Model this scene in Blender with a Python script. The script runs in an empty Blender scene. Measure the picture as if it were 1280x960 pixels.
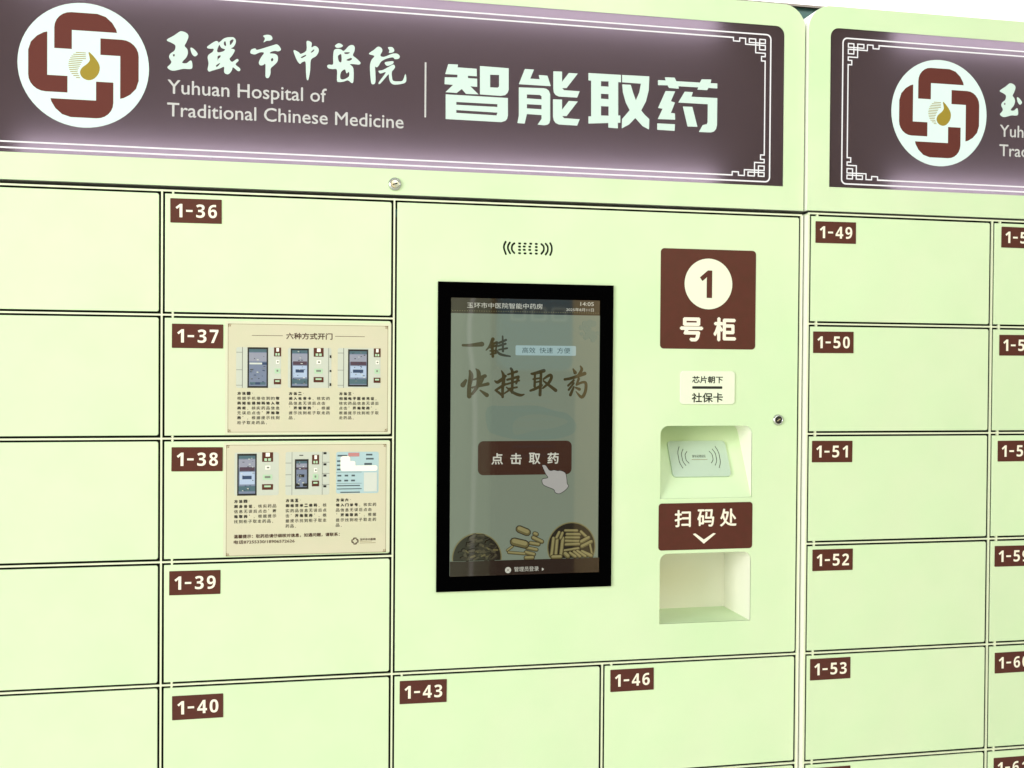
import bpy, math, random
from mathutils import Vector, Matrix
random.seed(7)
SC = bpy.context.scene
COL = SC.collection

# ------------------------------------------------------------------ camera
cd = bpy.data.cameras.new('camera')
cd.sensor_width = 36.0
cd.lens = 1370.44 * 36.0 / 1280.0
cd.clip_start = 0.05
cd.clip_end = 100.0
cam = bpy.data.objects.new('camera', cd)
RT = ((0.9785993, 0.2057282, -0.0043922), (-0.2056519, 0.9785291, 0.0137151), (0.0071195, -0.0125183, 0.9998963))
cam.matrix_world = Matrix(((RT[0][0], RT[0][2], -RT[0][1], 0.17995), (RT[1][0], RT[1][2], -RT[1][1], -1.75396),
                           (RT[2][0], RT[2][2], -RT[2][1], -0.27135), (0, 0, 0, 1)))
COL.objects.link(cam)
SC.camera = cam

# ------------------------------------------------------------------ light
w = bpy.data.worlds.new('World')
SC.world = w
w.use_nodes = True
bg = w.node_tree.nodes['Background']
bg.inputs[0].default_value = (0.95, 1.0, 0.97, 1)
bg.inputs[1].default_value = 0.54
def area(name, loc, target, sx, sy, power, color=(1, 1, 1)):
    l = bpy.data.lights.new(name, 'AREA')
    l.shape = 'RECTANGLE'; l.size = sx; l.size_y = sy; l.energy = power; l.color = color
    o = bpy.data.objects.new(name, l)
    COL.objects.link(o)
    o.location = loc
    o.rotation_euler = (Vector(target) - Vector(loc)).to_track_quat('-Z', 'Y').to_euler()
    return o
area('window_light', (-4.5, -3.2, 0.5), (0.4, 0, -0.2), 2.6, 2.4, 290, (1.0, 0.99, 0.95))
area('front_fill_light', (0.9, -2.6, 1.5), (0.6, -0.6, -0.5), 2.4, 1.2, 27, (0.97, 1.0, 0.98))  # unseen fill, added in front to even the light across the cabinets
area('rear_wall_fill', (1.3, 0.45, 1.25), (1.4, 1.2, 0.9), 3.0, 0.3, 40, (1.0, 1.0, 1.0))  # added lamp out of view, brightens the upper rear wall to white
area('opposite_wall_fill', (1.6, -3.0, 1.9), (1.8, -4.5, -0.1), 3.0, 0.8, 105, (1.0, 0.98, 0.93))  # added lamp, lifts the opposite wall so its screen reflection shows
SC.view_settings.view_transform = 'Standard'
SC.view_settings.look = 'None'
SC.view_settings.exposure = 0.0
SC.view_settings.gamma = 1.0
SC.view_settings.use_curve_mapping = False
SC.cycles.max_bounces = 8

# ------------------------------------------------------------------ materials
def mat(name, col, rough=0.5, metal=0.0, spec=0.5, emit=None, estr=0.0, var=0.0, vscale=3.0, bump=0.0, bscale=300.0, coat=0.0, ior=None):
    m = bpy.data.materials.new(name)
    m.use_nodes = True
    nt = m.node_tree
    b = nt.nodes['Principled BSDF']
    b.inputs['Base Color'].default_value = (*col, 1)
    b.inputs['Roughness'].default_value = rough
    b.inputs['Metallic'].default_value = metal
    b.inputs['Specular IOR Level'].default_value = spec
    if ior: b.inputs['IOR'].default_value = ior
    b.inputs['Coat Weight'].default_value = coat
    if emit is not None:
        b.inputs['Emission Color'].default_value = (*emit, 1)
        b.inputs['Emission Strength'].default_value = estr
    tc = nt.nodes.new('ShaderNodeTexCoord')
    if var:
        n = nt.nodes.new('ShaderNodeTexNoise'); n.inputs['Scale'].default_value = vscale; n.inputs['Detail'].default_value = 4
        r = nt.nodes.new('ShaderNodeValToRGB')
        r.color_ramp.elements[0].position = 0.35; r.color_ramp.elements[1].position = 0.65
        r.color_ramp.elements[0].color = (col[0] * (1 - var), col[1], col[2] * (1 - var * 1.2), 1)
        r.color_ramp.elements[1].color = (min(1, col[0] * (1 + var)), col[1], min(1, col[2] * (1 + var * .5)), 1)
        nt.links.new(tc.outputs['Object'], n.inputs['Vector']); nt.links.new(n.outputs['Fac'], r.inputs['Fac'])
        nt.links.new(r.outputs['Color'], b.inputs['Base Color'])
    if bump:
        n = nt.nodes.new('ShaderNodeTexNoise'); n.inputs['Scale'].default_value = bscale; n.inputs['Detail'].default_value = 2
        p = nt.nodes.new('ShaderNodeBump'); p.inputs['Strength'].default_value = bump; p.inputs['Distance'].default_value = 0.0004
        nt.links.new(tc.outputs['Object'], n.inputs['Vector']); nt.links.new(n.outputs['Fac'], p.inputs['Height'])
        nt.links.new(p.outputs['Normal'], b.inputs['Normal'])
    return m
def srgb(r, g, b):
    f = lambda c: (c / 255 / 12.92) if c / 255 <= 0.04045 else ((c / 255 + 0.055) / 1.055) ** 2.4
    return (f(r), f(g), f(b))
M = {}
M['paint'] = mat('pale_green_paint', (0.655, 0.82, 0.54), 0.42, var=0.045, vscale=5.0, bump=0.25, bscale=500, spec=0.4)
def age(m, amt=0.02):
    nt = m.node_tree; b = nt.nodes['Principled BSDF']
    oi_ = nt.nodes.new('ShaderNodeObjectInfo'); hs = nt.nodes.new('ShaderNodeHueSaturation'); mr = nt.nodes.new('ShaderNodeMapRange')
    mr.inputs['To Min'].default_value = 1 - amt; mr.inputs['To Max'].default_value = 1 + amt
    src = b.inputs['Base Color'].links[0].from_socket
    nt.links.new(oi_.outputs['Random'], mr.inputs['Value']); nt.links.new(mr.outputs[0], hs.inputs['Value']); nt.links.new(src, hs.inputs['Color']); nt.links.new(hs.outputs[0], b.inputs['Base Color'])
    tc = nt.nodes.new('ShaderNodeTexCoord'); n = nt.nodes.new('ShaderNodeTexNoise'); n.inputs['Scale'].default_value = 7; n.inputs['Detail'].default_value = 1
    p = nt.nodes.new('ShaderNodeBump'); p.inputs['Strength'].default_value = 0.9; p.inputs['Distance'].default_value = 0.005
    nt.links.new(tc.outputs['Object'], n.inputs['Vector']); nt.links.new(n.outputs['Fac'], p.inputs['Height'])
    old = b.inputs['Normal'].links[0].from_node; nt.links.new(p.outputs[0], old.inputs['Normal'])
    n2_ = nt.nodes.new('ShaderNodeTexNoise'); n2_.inputs['Scale'].default_value = 14; n2_.inputs['Detail'].default_value = 6; r2 = nt.nodes.new('ShaderNodeMapRange')
    r2.inputs['From Min'].default_value = .3; r2.inputs['From Max'].default_value = .7; r2.inputs['To Min'].default_value = .3; r2.inputs['To Max'].default_value = .5
    nt.links.new(tc.outputs['Object'], n2_.inputs['Vector']); nt.links.new(n2_.outputs['Fac'], r2.inputs['Value']); nt.links.new(r2.outputs[0], b.inputs['Roughness'])
age(M['paint'])
M['frame'] = mat('cream_frame_paint', (0.76, 0.83, 0.60), 0.4, bump=0.15, bscale=500)
M['side'] = mat('lit_side_cream', (0.86, 0.88, 0.78), 0.4)  # paler than the fronts: light from the left put into the colour
M['niche'] = mat('niche_cream', (0.88, 0.89, 0.76), 0.4)
M['dark'] = mat('dark_interior', (0.012, 0.018, 0.008), 0.8)
M['maroon'] = mat('maroon_vinyl', srgb(83, 39, 32), 0.35, coat=0.15, spec=0.3, var=0.06, vscale=60)
M['ivory'] = mat('ivory_print', srgb(246, 240, 222), 0.5)
M['ink'] = mat('dark_ink', srgb(40, 36, 30), 0.6)
M['blackink'] = mat('black_ink', srgb(14, 18, 14), 0.6)
M['steel'] = mat('lock_steel', (0.62, 0.64, 0.60), 0.22, metal=1.0)
M['slot'] = mat('keyhole_black', (0.01, 0.012, 0.01), 0.5)
M['bezel'] = mat('black_bezel', (0.0008, 0.0008, 0.0009), 0.5, spec=0.0)
M['plastic'] = mat('clear_label_plastic', (0.80, 0.88, 0.70), 0.15, coat=0.4)
M['reader'] = mat('reader_plastic', srgb(186, 208, 188), 0.2, coat=0.3)
M['poster'] = mat('poster_paper', srgb(206, 203, 177), 0.45, var=0.02, vscale=20)
M['margin'] = mat('poster_margin', srgb(214, 217, 190), 0.45)
M['brown'] = mat('brown_print', srgb(70, 44, 30), 0.55)
M['tan'] = mat('tan_print', srgb(140, 122, 88), 0.55)
# light box film: dark translucent acrylic lit by real strips inside the box
def film(name, refl, trans):
    m = bpy.data.materials.new(name); m.use_nodes = True; nt = m.node_tree; nt.nodes.clear()
    o = nt.nodes.new('ShaderNodeOutputMaterial'); a = nt.nodes.new('ShaderNodeAddShader')
    d = nt.nodes.new('ShaderNodeBsdfDiffuse'); t = nt.nodes.new('ShaderNodeBsdfTranslucent')
    d.inputs['Color'].default_value = (*refl, 1); t.inputs['Color'].default_value = (*trans, 1)
    nt.links.new(d.outputs[0], a.inputs[0]); nt.links.new(t.outputs[0], a.inputs[1]); nt.links.new(a.outputs[0], o.inputs[0])
    return m
M['film'] = film('sign_film', (0.052, 0.036, 0.036), (0.27, 0.225, 0.275))
M['boxwhite'] = mat('light_box_grey', (0.28, 0.28, 0.28), 0.6)
def lit(name, col, s, base=(0.6, 0.6, 0.6)):
    return mat(name, base, 0.5, emit=col, estr=s, spec=0.2)
M['letter'] = lit('lit_letter_white', (0.62, 0.86, 0.74), 0.55, (0.35, 0.4, 0.37))
M['latin'] = lit('lit_small_letter', (0.80, 0.80, 0.76), 0.42, (0.3, 0.3, 0.29))
M['line'] = lit('lit_border_line', (0.92, 0.92, 0.92), 0.75, (0.3, 0.3, 0.3))
M['disc'] = lit('lit_logo_disc', (0.70, 0.92, 0.84), 0.62, (0.35, 0.4, 0.38))
M['logored'] = lit('lit_logo_red', srgb(126, 66, 54), 0.09, srgb(92, 44, 38))
M['gold'] = lit('lit_logo_gold', srgb(160, 140, 44), 0.25, srgb(140, 122, 44))
# screen: each print tone glows by itself under one sheet of glass
SK = 1.0
def scr(name, r, g, b, k=1.0):
    c = srgb(r, g, b)
    return mat(name, (0.004, 0.004, 0.004), 0.03, emit=c, estr=k * SK, spec=0.5, ior=1.8)
M['s_bg'] = scr('screen_background', 114, 124, 106)
M['s_bar'] = scr('screen_bar', 42, 30, 14)
M['s_foot'] = scr('screen_foot', 34, 16, 6)
M['s_white'] = scr('screen_white_text', 196, 196, 180)
M['s_ink'] = scr('screen_brush_ink', 58, 50, 22)
M['s_tag'] = scr('screen_tag', 150, 172, 168)
M['s_dark'] = scr('screen_dark_text', 40, 54, 48)
M['s_btn'] = scr('screen_button', 56, 26, 12)
M['s_mtn'] = scr('screen_mountain', 105, 120, 105)
M['s_mtn2'] = scr('screen_mountain_far', 110, 122, 105)
M['s_hand'] = scr('screen_hand', 160, 158, 152)
M['s_line'] = scr('screen_black_line', 8, 10, 8)
M['s_bowl'] = scr('screen_bowl', 26, 18, 6)
M['s_rim'] = scr('screen_bowl_rim', 110, 104, 66)
M['s_stick'] = scr('screen_stick', 132, 124, 80)
M['s_stick2'] = scr('screen_stick_dark', 92, 84, 48)
M['s_herb'] = scr('screen_herb', 66, 60, 40)
M['s_herb2'] = scr('screen_herb_dark', 40, 32, 20)
# ------------------------------------------------------------------ mesh helpers
def smooth_loop(pts, n=3):
    out = []; N = len(pts)
    for i in range(N):
        p0, p1, p2, p3 = (pts[(i + k) % N] for k in (-1, 0, 1, 2))
        for s in range(n):
            t = s / n
            out.append(tuple(0.5 * (2 * p1[k] + (p2[k] - p0[k]) * t + (2 * p0[k] - 5 * p1[k] + 4 * p2[k] - p3[k]) * t * t +
                             (3 * p1[k] - p0[k] - 3 * p2[k] + p3[k]) * t ** 3) for k in (0, 1)))
    return out
def stroke_loop(pts, w=None, n=5, cap=5):
    """closed outline of a round-ended brush stroke; pts = (x, z[, width])"""
    P = [(p[0], p[1], (p[2] if w is None else w)) for p in pts]
    Q = []
    for i in range(len(P) - 1):
        p0 = P[max(0, i - 1)]; p1 = P[i]; p2 = P[i + 1]; p3 = P[min(len(P) - 1, i + 2)]
        for s in range(n):
            t = s / n
            Q.append(tuple(0.5 * (2 * p1[k] + (p2[k] - p0[k]) * t + (2 * p0[k] - 5 * p1[k] + 4 * p2[k] - p3[k]) * t * t +
                           (3 * p1[k] - p0[k] - 3 * p2[k] + p3[k]) * t ** 3) for k in (0, 1, 2)))
    Q.append(P[-1])
    L = []; Rr = []
    for i, q in enumerate(Q):
        a = Q[max(0, i - 1)]; b = Q[min(len(Q) - 1, i + 1)]
        dx, dz = b[0] - a[0], b[1] - a[1]; l = math.hypot(dx, dz) or 1
        nx, nz = -dz / l, dx / l; h = q[2] / 2
        L.append((q[0] + nx * h, q[1] + nz * h)); Rr.append((q[0] - nx * h, q[1] - nz * h))
    def capf(c, p, sgn):
        a0 = math.atan2(p[1] - c[1], p[0] - c[0]); r = c[2] / 2
        return [(c[0] + r * math.cos(a0 + sgn * math.pi * k / cap), c[1] + r * math.sin(a0 + sgn * math.pi * k / cap)) for k in range(1, cap)]
    return L + capf(Q[-1], L[-1], -1) + Rr[::-1] + capf(Q[0], Rr[0], -1)
def rrect(x0, z0, x1, z1, r=0.0, seg=5, corners=(1, 1, 1, 1)):
    """corners: bl, br, tr, tl"""
    out = []
    for (cx, cz, a, on) in ((x0, z0, 180, corners[0]), (x1, z0, 270, corners[1]), (x1, z1, 0, corners[2]), (x0, z1, 90, corners[3])):
        if r <= 0 or not on: out.append((cx, cz)); continue
        ox = cx + (r if cx == x0 else -r); oz = cz + (r if cz == z0 else -r)
        for k in range(seg + 1):
            t = math.radians(a + 90 * k / seg); out.append((ox + r * math.cos(t), oz + r * math.sin(t)))
    return out
def circle(cx, cz, r, n=32, rz=None):
    return [(cx + r * math.cos(2 * math.pi * k / n), cz + (rz or r) * math.sin(2 * math.pi * k / n)) for k in range(n)]
def curve_mesh(cu):
    o = bpy.data.objects.new('tmp', cu); COL.objects.link(o)
    dg = bpy.context.evaluated_depsgraph_get()
    me = bpy.data.meshes.new_from_object(o.evaluated_get(dg))
    V = [tuple(v.co) for v in me.vertices]; F = [tuple(p.vertices) for p in me.polygons]
    bpy.data.objects.remove(o); bpy.data.curves.remove(cu); bpy.data.meshes.remove(me)
    return V, F
def fill(loops, extrude=0.0, bevel=0.0):
    cu = bpy.data.curves.new('tmp', 'CURVE'); cu.dimensions = '2D'; cu.fill_mode = 'BOTH' if extrude else 'FRONT'
    cu.extrude = extrude; cu.bevel_depth = bevel; cu.bevel_resolution = 1; cu.offset = -bevel
    for lp in loops:
        sp = cu.splines.new('POLY'); sp.points.add(len(lp) - 1)
        for i, p in enumerate(lp): sp.points[i].co = (p[0], p[1], 0, 1)
        sp.use_cyclic_u = True
    return curve_mesh(cu)
TC = {}
def text_geo(s, bold=0):
    k = (s, bold)
    if k not in TC:
        cu = bpy.data.curves.new('tmp', 'FONT'); cu.body = s; cu.size = 1; cu.resolution_u = 3
        cu.offset = bold
        TC[k] = curve_mesh(cu)
    return TC[k]
class MB:
    def __init__(s): s.v = []; s.f = []; s.m = []; s.mats = []
    def mi(s, m):
        m = M[m] if isinstance(m, str) else m
        if m not in s.mats: s.mats.append(m)
        return s.mats.index(m)
    def add(s, V, F, m):
        b = len(s.v); k = s.mi(m); s.v += V
        for f in F: s.f.append(tuple(i + b for i in f)); s.m.append(k)
        return s
    def poly(s, loops, y, m):
        V, F = fill(loops); return s.add([(x, y, z) for x, z, _ in V], F, m)
    def plate(s, loops, yf, yb, m, bevel=0.0):
        h = abs(yb - yf) / 2
        V, F = fill(loops, h - bevel, bevel); c = (yf + yb) / 2
        return s.add([(x, c - t, z) for x, z, t in V], F, m)
    def text(s, t, bbx, y, m, bold=0.0, strikes=None, off=0.0):
        """type set into the box x0,z0,x1,z1; bold = extra stroke width in metres made by over-striking"""
        V, F = text_geo(t, off)
        x0, z0, x1, z1 = bbx
        xs = [v[0] for v in V]; zs = [v[1] for v in V]; a, b, c, d = min(xs), max(xs), min(zs), max(zs)
        h = bold / 2; x0 += h; x1 -= h; z0 += h; z1 -= h
        sx = (x1 - x0) / (b - a); sz = (z1 - z0) / (d - c)
        shifts = [(0, 0)] if not bold else [(-h, 0), (h, 0), (0, -h), (0, h), (0, 0)]
        for i, (dx, dz) in enumerate(shifts):
            s.add([(x0 + (v[0] - a) * sx + dx, y - i * 0.00003, z0 + (v[1] - c) * sz + dz) for v in V], F, m)
        return s
    def box(s, x0, y0, z0, x1, y1, z1, m):
        V = [(x, y, z) for x in (x0, x1) for y in (y0, y1) for z in (z0, z1)]
        return s.add(V, [(0, 1, 3, 2), (4, 6, 7, 5), (0, 4, 5, 1), (2, 3, 7, 6), (0, 2, 6, 4), (1, 5, 7, 3)], m)
    def line(s, pts, w_, y, m):
        """mitred polyline of constant width, axis-aligned corners"""
        for a, b in zip(pts, pts[1:]):
            dx, dz = b[0] - a[0], b[1] - a[1]; l = math.hypot(dx, dz) or 1; ux, uz = dx / l * w_ / 2, dz / l * w_ / 2
            q = [(a[0] - ux - uz, a[1] - uz + ux), (a[0] - ux + uz, a[1] - uz - ux), (b[0] + ux + uz, b[1] + uz - ux), (b[0] + ux - uz, b[1] + uz + ux)]
            s.add([(x, y, z) for x, z in q], [(0, 1, 2, 3)], m)
        return s
    def lathe(s, prof, cx, cz, m, n=28):
        """profile (radius, y) turned about the y axis at cx, cz"""
        V = []; F = []
        for r, y in prof:
            for k in range(n): t = 2 * math.pi * k / n; V.append((cx + r * math.cos(t), y, cz + r * math.sin(t)))
        for i in range(len(prof) - 1):
            for k in range(n): F.append((i * n + k, i * n + (k + 1) % n, (i + 1) * n + (k + 1) % n, (i + 1) * n + k))
        return s.add(V, F, m)
    def mesh(s, name, org=(0, 0, 0)):
        me = bpy.data.meshes.new(name)
        me.from_pydata([(v[0] - org[0], v[1] - org[1], v[2] - org[2]) for v in s.v], [], s.f)
        for m in s.mats: me.materials.append(m)
        me.polygons.foreach_set('material_index', s.m); me.update()
        return me
def wloc(o):
    p = Vector((0, 0, 0))
    while o: p += Vector(o.location); o = o.parent
    return p
def put(name, mb, parent=None, org=None, label=None, smooth=False):
    """link the collected geometry (given in world metres) as ONE object, a child of parent"""
    base = wloc(parent) if parent else Vector((0, 0, 0))
    org = Vector(org) if org is not None else (base if parent else Vector((0, 0, 0)))
    me = mb.mesh(name, org) if isinstance(mb, MB) else mb
    if smooth:
        for p in me.polygons: p.use_smooth = True
    o = bpy.data.objects.new(name, me); COL.objects.link(o); o.parent = parent
    o.location = org - base
    if label: o['label'] = label
    return o
def thing(name, loc, label, cat, group=None):
    o = bpy.data.objects.new(name, None); o.empty_display_size = 0.1; COL.objects.link(o); o.location = loc
    o['label'] = label; o['category'] = cat
    if group: o['group'] = group
    return o
def tag(o, label=None, cat=None, group=None, kind=None):
    for k, v in (('label', label), ('category', cat), ('group', group), ('kind', kind)):
        if v: o[k] = v
    return o
# measured outlines, metres on the cabinet front (x, z)
DATA = {'title':[[[0.44047,0.22105],[0.45639,0.22135],[0.45569,0.21679],[0.48698,0.21642],[0.48743,0.2043],[0.47267,0.20429],[0.47307,0.20051],[0.48782,0.20051],[0.4881,0.18729],[0.47684,0.18752],
[0.4904,0.17526],[0.46956,0.17495],[0.46289,0.18234],[0.45449,0.17551],[0.43619,0.1757],[0.44855,0.18816],[0.43465,0.18841],[0.43494,0.1996],[0.45524,0.2005],[0.45558,0.20485],[0.43564,0.20469]],
[[0.4923,0.22129],[0.53991,0.22069],[0.54016,0.18567],[0.53833,0.18045],[0.53406,0.17655],[0.52661,0.17502],[0.49262,0.17539]],[[0.50926,0.2082],[0.52394,0.20875],[0.52408,0.19017],
[0.52186,0.18804],[0.5094,0.18784]],[[0.43658,0.17229],[0.53895,0.17227],[0.53916,0.14398],[0.53807,0.13881],[0.53529,0.13501],[0.52784,0.13242],[0.43684,0.13261]],[[0.45404,0.16102],
[0.52149,0.16124],[0.52152,0.15668],[0.45407,0.1565]],[[0.45412,0.14801],[0.52158,0.14758],[0.52031,0.14295],[0.45415,0.14349]],[[0.56691,0.2213],[0.58218,0.22117],[0.57607,0.20613],
[0.59175,0.20599],[0.59018,0.21287],[0.60496,0.21269],[0.61079,0.19575],[0.55695,0.19581]],[[0.55699,0.19069],[0.59886,0.19173],[0.60361,0.19091],[0.60743,0.18819],[0.60975,0.18281],
[0.61008,0.14049],[0.60879,0.13527],[0.60596,0.13254],[0.60028,0.13114],[0.58891,0.13164],[0.59546,0.14154],[0.59541,0.14761],[0.57085,0.14791],[0.5672,0.13214],[0.55498,0.1324],[0.55733,0.14497]],
[[0.57061,0.17997],[0.59232,0.18032],[0.59518,0.17828],[0.59522,0.17332],[0.57066,0.17356]],[[0.57073,0.16403],[0.59529,0.16414],[0.59534,0.15716],[0.57078,0.15726]],[[0.61478,0.22047],
[0.62964,0.22086],[0.62977,0.20427],[0.64112,0.21936],[0.65646,0.2194],[0.6375,0.19422],[0.63024,0.19379],[0.63313,0.19064],[0.65996,0.19038],[0.65563,0.17958],[0.62463,0.17963],[0.61889,0.18187],
[0.61581,0.18593],[0.615,0.19233]],[[0.61457,0.17462],[0.63001,0.17496],[0.63014,0.15837],[0.64149,0.17341],[0.65683,0.17336],[0.63786,0.14827],[0.6306,0.14787],[0.63349,0.14471],[0.66034,0.14431],
[0.656,0.13353],[0.62499,0.13373],[0.61925,0.13601],[0.61617,0.14008],[0.61479,0.14646]],[[0.67461,0.22136],[0.73089,0.22171],[0.731,0.20941],[0.72612,0.20948],[0.7266,0.15413],[0.73031,0.15433],
[0.73041,0.1422],[0.72612,0.14197],[0.7262,0.13265],[0.70963,0.13309],[0.70957,0.14072],[0.67531,0.13797],[0.67521,0.14983],[0.67984,0.15027],[0.67935,0.20905],[0.67472,0.20913]],[[0.69637,0.20916],
[0.70937,0.20958],[0.70944,0.20102],[0.69644,0.2008]],[[0.69654,0.18836],[0.70955,0.18856],[0.70962,0.18019],[0.69661,0.18037]],[[0.69672,0.16792],[0.70972,0.1681],[0.70985,0.15284],
[0.69685,0.1525]],[[0.73284,0.22183],[0.78037,0.22235],[0.7796,0.19924],[0.77484,0.18021],[0.7667,0.16475],[0.77307,0.1576],[0.78102,0.1511],[0.78059,0.13361],[0.7693,0.13865],[0.75639,0.15145],
[0.74569,0.14021],[0.73303,0.13301],[0.73329,0.14852],[0.74646,0.164],[0.7395,0.17631],[0.73446,0.19282],[0.73298,0.20617],[0.74805,0.20633],[0.75208,0.19386],[0.75711,0.18106],[0.76289,0.1945],
[0.7657,0.20927],[0.73295,0.20953]],[[0.79565,0.2171],[0.80915,0.21736],[0.80751,0.22253],[0.82502,0.22305],[0.82807,0.2172],[0.87019,0.2175],[0.87315,0.22317],[0.89072,0.22387],[0.88937,0.21772],
[0.90152,0.21788],[0.90161,0.20933],[0.8854,0.20932],[0.88342,0.2054],[0.86567,0.2053],[0.86725,0.20918],[0.83215,0.20896],[0.83258,0.20484],[0.81523,0.20512],[0.8126,0.20929],[0.79573,0.20865]],
[[0.80931,0.19968],[0.82624,0.20012],[0.81882,0.1831],[0.82602,0.18125],[0.81901,0.16351],[0.82619,0.16297],[0.82669,0.15243],[0.79586,0.1519],[0.80423,0.16966],[0.79609,0.17052]],[[0.79494,0.1447],
[0.82636,0.14486],[0.82587,0.13371],[0.79504,0.13399]],[[0.84323,0.20056],[0.85787,0.20067],[0.85534,0.19276],[0.90177,0.19318],[0.90162,0.14752],[0.90007,0.14078],[0.89626,0.13621],
[0.8902,0.13438],[0.86899,0.13404],[0.87593,0.14617],[0.88298,0.14787],[0.88457,0.15137],[0.88467,0.18175],[0.83181,0.18158]],[[0.84007,0.17544],[0.85711,0.17584],[0.86649,0.14263],
[0.8488,0.14227]]],'calli':[[[0.00576,0.22995],[0.01673,0.23756],[0.02405,0.24341],[0.02772,0.24473],[0.03288,0.24357],[0.03702,0.2405],[0.03762,0.23596],[0.0347,0.22813],[0.03221,0.22262],
[0.03591,0.21828],[0.03711,0.21225],[0.03477,0.20523],[0.03008,0.19958],[0.02891,0.19645],[0.03524,0.1964],[0.04039,0.20071],[0.04306,0.19935],[0.04368,0.18976],[0.03896,0.18762],[0.03012,0.18737],
[0.01836,0.18403],[0.01176,0.18422],[0.00691,0.18818],[0.011,0.19301],[0.01274,0.19739],[0.0095,0.20357],[0.01095,0.209],[0.0168,0.21395],[0.01869,0.21865],[0.01794,0.22317],[0.01236,0.2263]],
[[0.01535,0.20853],[0.01755,0.20867],[0.01756,0.20593],[0.01536,0.20578]],[[0.04077,0.22014],[0.04476,0.21964],[0.04995,0.21464],[0.05145,0.21091],[0.04805,0.20763],[0.0448,0.20894],
[0.04212,0.21335]],[[0.06549,0.22333],[0.06993,0.22747],[0.0781,0.23309],[0.08182,0.23257],[0.08302,0.23112],[0.09076,0.2381],[0.09823,0.24047],[0.10497,0.24063],[0.10828,0.237],[0.108,0.23159],
[0.10502,0.226],[0.10129,0.22344],[0.10654,0.22195],[0.10581,0.21758],[0.10208,0.21118],[0.0991,0.20713],[0.10286,0.20276],[0.11034,0.20787],[0.11261,0.20493],[0.10813,0.19925],[0.11491,0.19351],
[0.11462,0.18964],[0.11117,0.18942],[0.10439,0.19439],[0.10261,0.18965],[0.09844,0.184],[0.09395,0.18341],[0.09095,0.18661],[0.09092,0.1943],[0.08496,0.19161],[0.07751,0.18884],[0.07231,0.18697],
[0.06859,0.18566],[0.06635,0.1889],[0.0678,0.19819],[0.06629,0.20729],[0.0685,0.21204],[0.07369,0.21622],[0.07516,0.22092],[0.06995,0.22088],[0.06624,0.22139]],[[0.09974,0.23488],[0.10348,0.23744],
[0.10498,0.23601],[0.10201,0.23042],[0.09977,0.22873],[0.09946,0.23178]],[[0.09078,0.23273],[0.09302,0.23334],[0.09379,0.22678],[0.0908,0.22812]],[[0.08116,0.2098],[0.08563,0.21163],
[0.08489,0.20851],[0.08222,0.20603],[0.08163,0.20292]],[[0.07898,0.19584],[0.08493,0.20006],[0.08344,0.19689],[0.08018,0.19361]],[[0.08363,0.22763],[0.08663,0.22322],[0.09232,0.2213],
[0.08934,0.21803],[0.08263,0.21604],[0.08038,0.21866]],[[0.14941,0.24602],[0.15547,0.2483],[0.16155,0.24733],[0.16385,0.24238],[0.16006,0.23948],[0.15475,0.23865],[0.15021,0.23602],
[0.15246,0.24237]],[[0.13032,0.21998],[0.13211,0.22397],[0.13814,0.22592],[0.14042,0.22375],[0.15403,0.22853],[0.16617,0.23323],[0.17073,0.23432],[0.17456,0.23147],[0.17687,0.22619],
[0.1723,0.22355],[0.16773,0.22403],[0.16166,0.22207],[0.16015,0.21964],[0.16775,0.21937],[0.17203,0.21577],[0.17161,0.20798],[0.16631,0.20143],[0.16146,0.19647],[0.16104,0.18868],[0.15879,0.18234],
[0.15606,0.18093],[0.15347,0.18356],[0.15341,0.19596],[0.15293,0.2029],[0.1496,0.20067],[0.14506,0.20038],[0.14322,0.2046],[0.14652,0.21255],[0.15104,0.21981],[0.14498,0.22019],[0.13743,0.21659],
[0.13138,0.21743]],[[0.1617,0.21122],[0.16474,0.2125],[0.16506,0.20911],[0.16248,0.20739]],[[0.19598,0.22591],[0.19828,0.22715],[0.20443,0.22414],[0.20751,0.222],[0.21595,0.22802],[0.21589,0.24128],
[0.21896,0.24306],[0.22406,0.24028],[0.22363,0.23322],[0.22902,0.23593],[0.23445,0.23239],[0.23448,0.22613],[0.23034,0.2196],[0.22295,0.21365],[0.2218,0.19717],[0.21924,0.18295],[0.21662,0.18279],
[0.21534,0.19364],[0.21449,0.20998],[0.20911,0.20885],[0.20605,0.20631],[0.20142,0.21147],[0.19754,0.22056]],[[0.20754,0.21686],[0.21444,0.2209],[0.21522,0.21939],[0.20908,0.21556]],
[[0.22289,0.22614],[0.2275,0.23036],[0.22751,0.22801],[0.22367,0.22495]],[[0.26033,0.23883],[0.26623,0.24269],[0.27248,0.23966],[0.27016,0.23667],[0.26471,0.23521],[0.26128,0.23607]],
[[0.2585,0.23087],[0.26316,0.23353],[0.2694,0.23317],[0.27409,0.23112],[0.28186,0.23951],[0.28811,0.24119],[0.29095,0.23776],[0.29051,0.23143],[0.2882,0.22498],[0.29371,0.22062],[0.30002,0.21472],
[0.29847,0.21115],[0.28984,0.21123],[0.28358,0.21051],[0.28909,0.20457],[0.2892,0.1841],[0.28608,0.18154],[0.28058,0.18514],[0.27434,0.18287],[0.26654,0.18161],[0.26341,0.18409],[0.26333,0.20058],
[0.2571,0.20128],[0.2501,0.20209],[0.24806,0.20588],[0.25084,0.2081],[0.25706,0.20881],[0.25731,0.21981]],[[0.26478,0.22187],[0.26788,0.22521],[0.27022,0.22458],[0.27028,0.21359],[0.26637,0.21412]],
[[0.27807,0.21724],[0.28509,0.22084],[0.28666,0.21858],[0.28198,0.21592]],[[0.26958,0.19704],[0.2758,0.20215],[0.27818,0.19601],[0.28207,0.19861],[0.28211,0.19153],[0.27432,0.18633],
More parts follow.
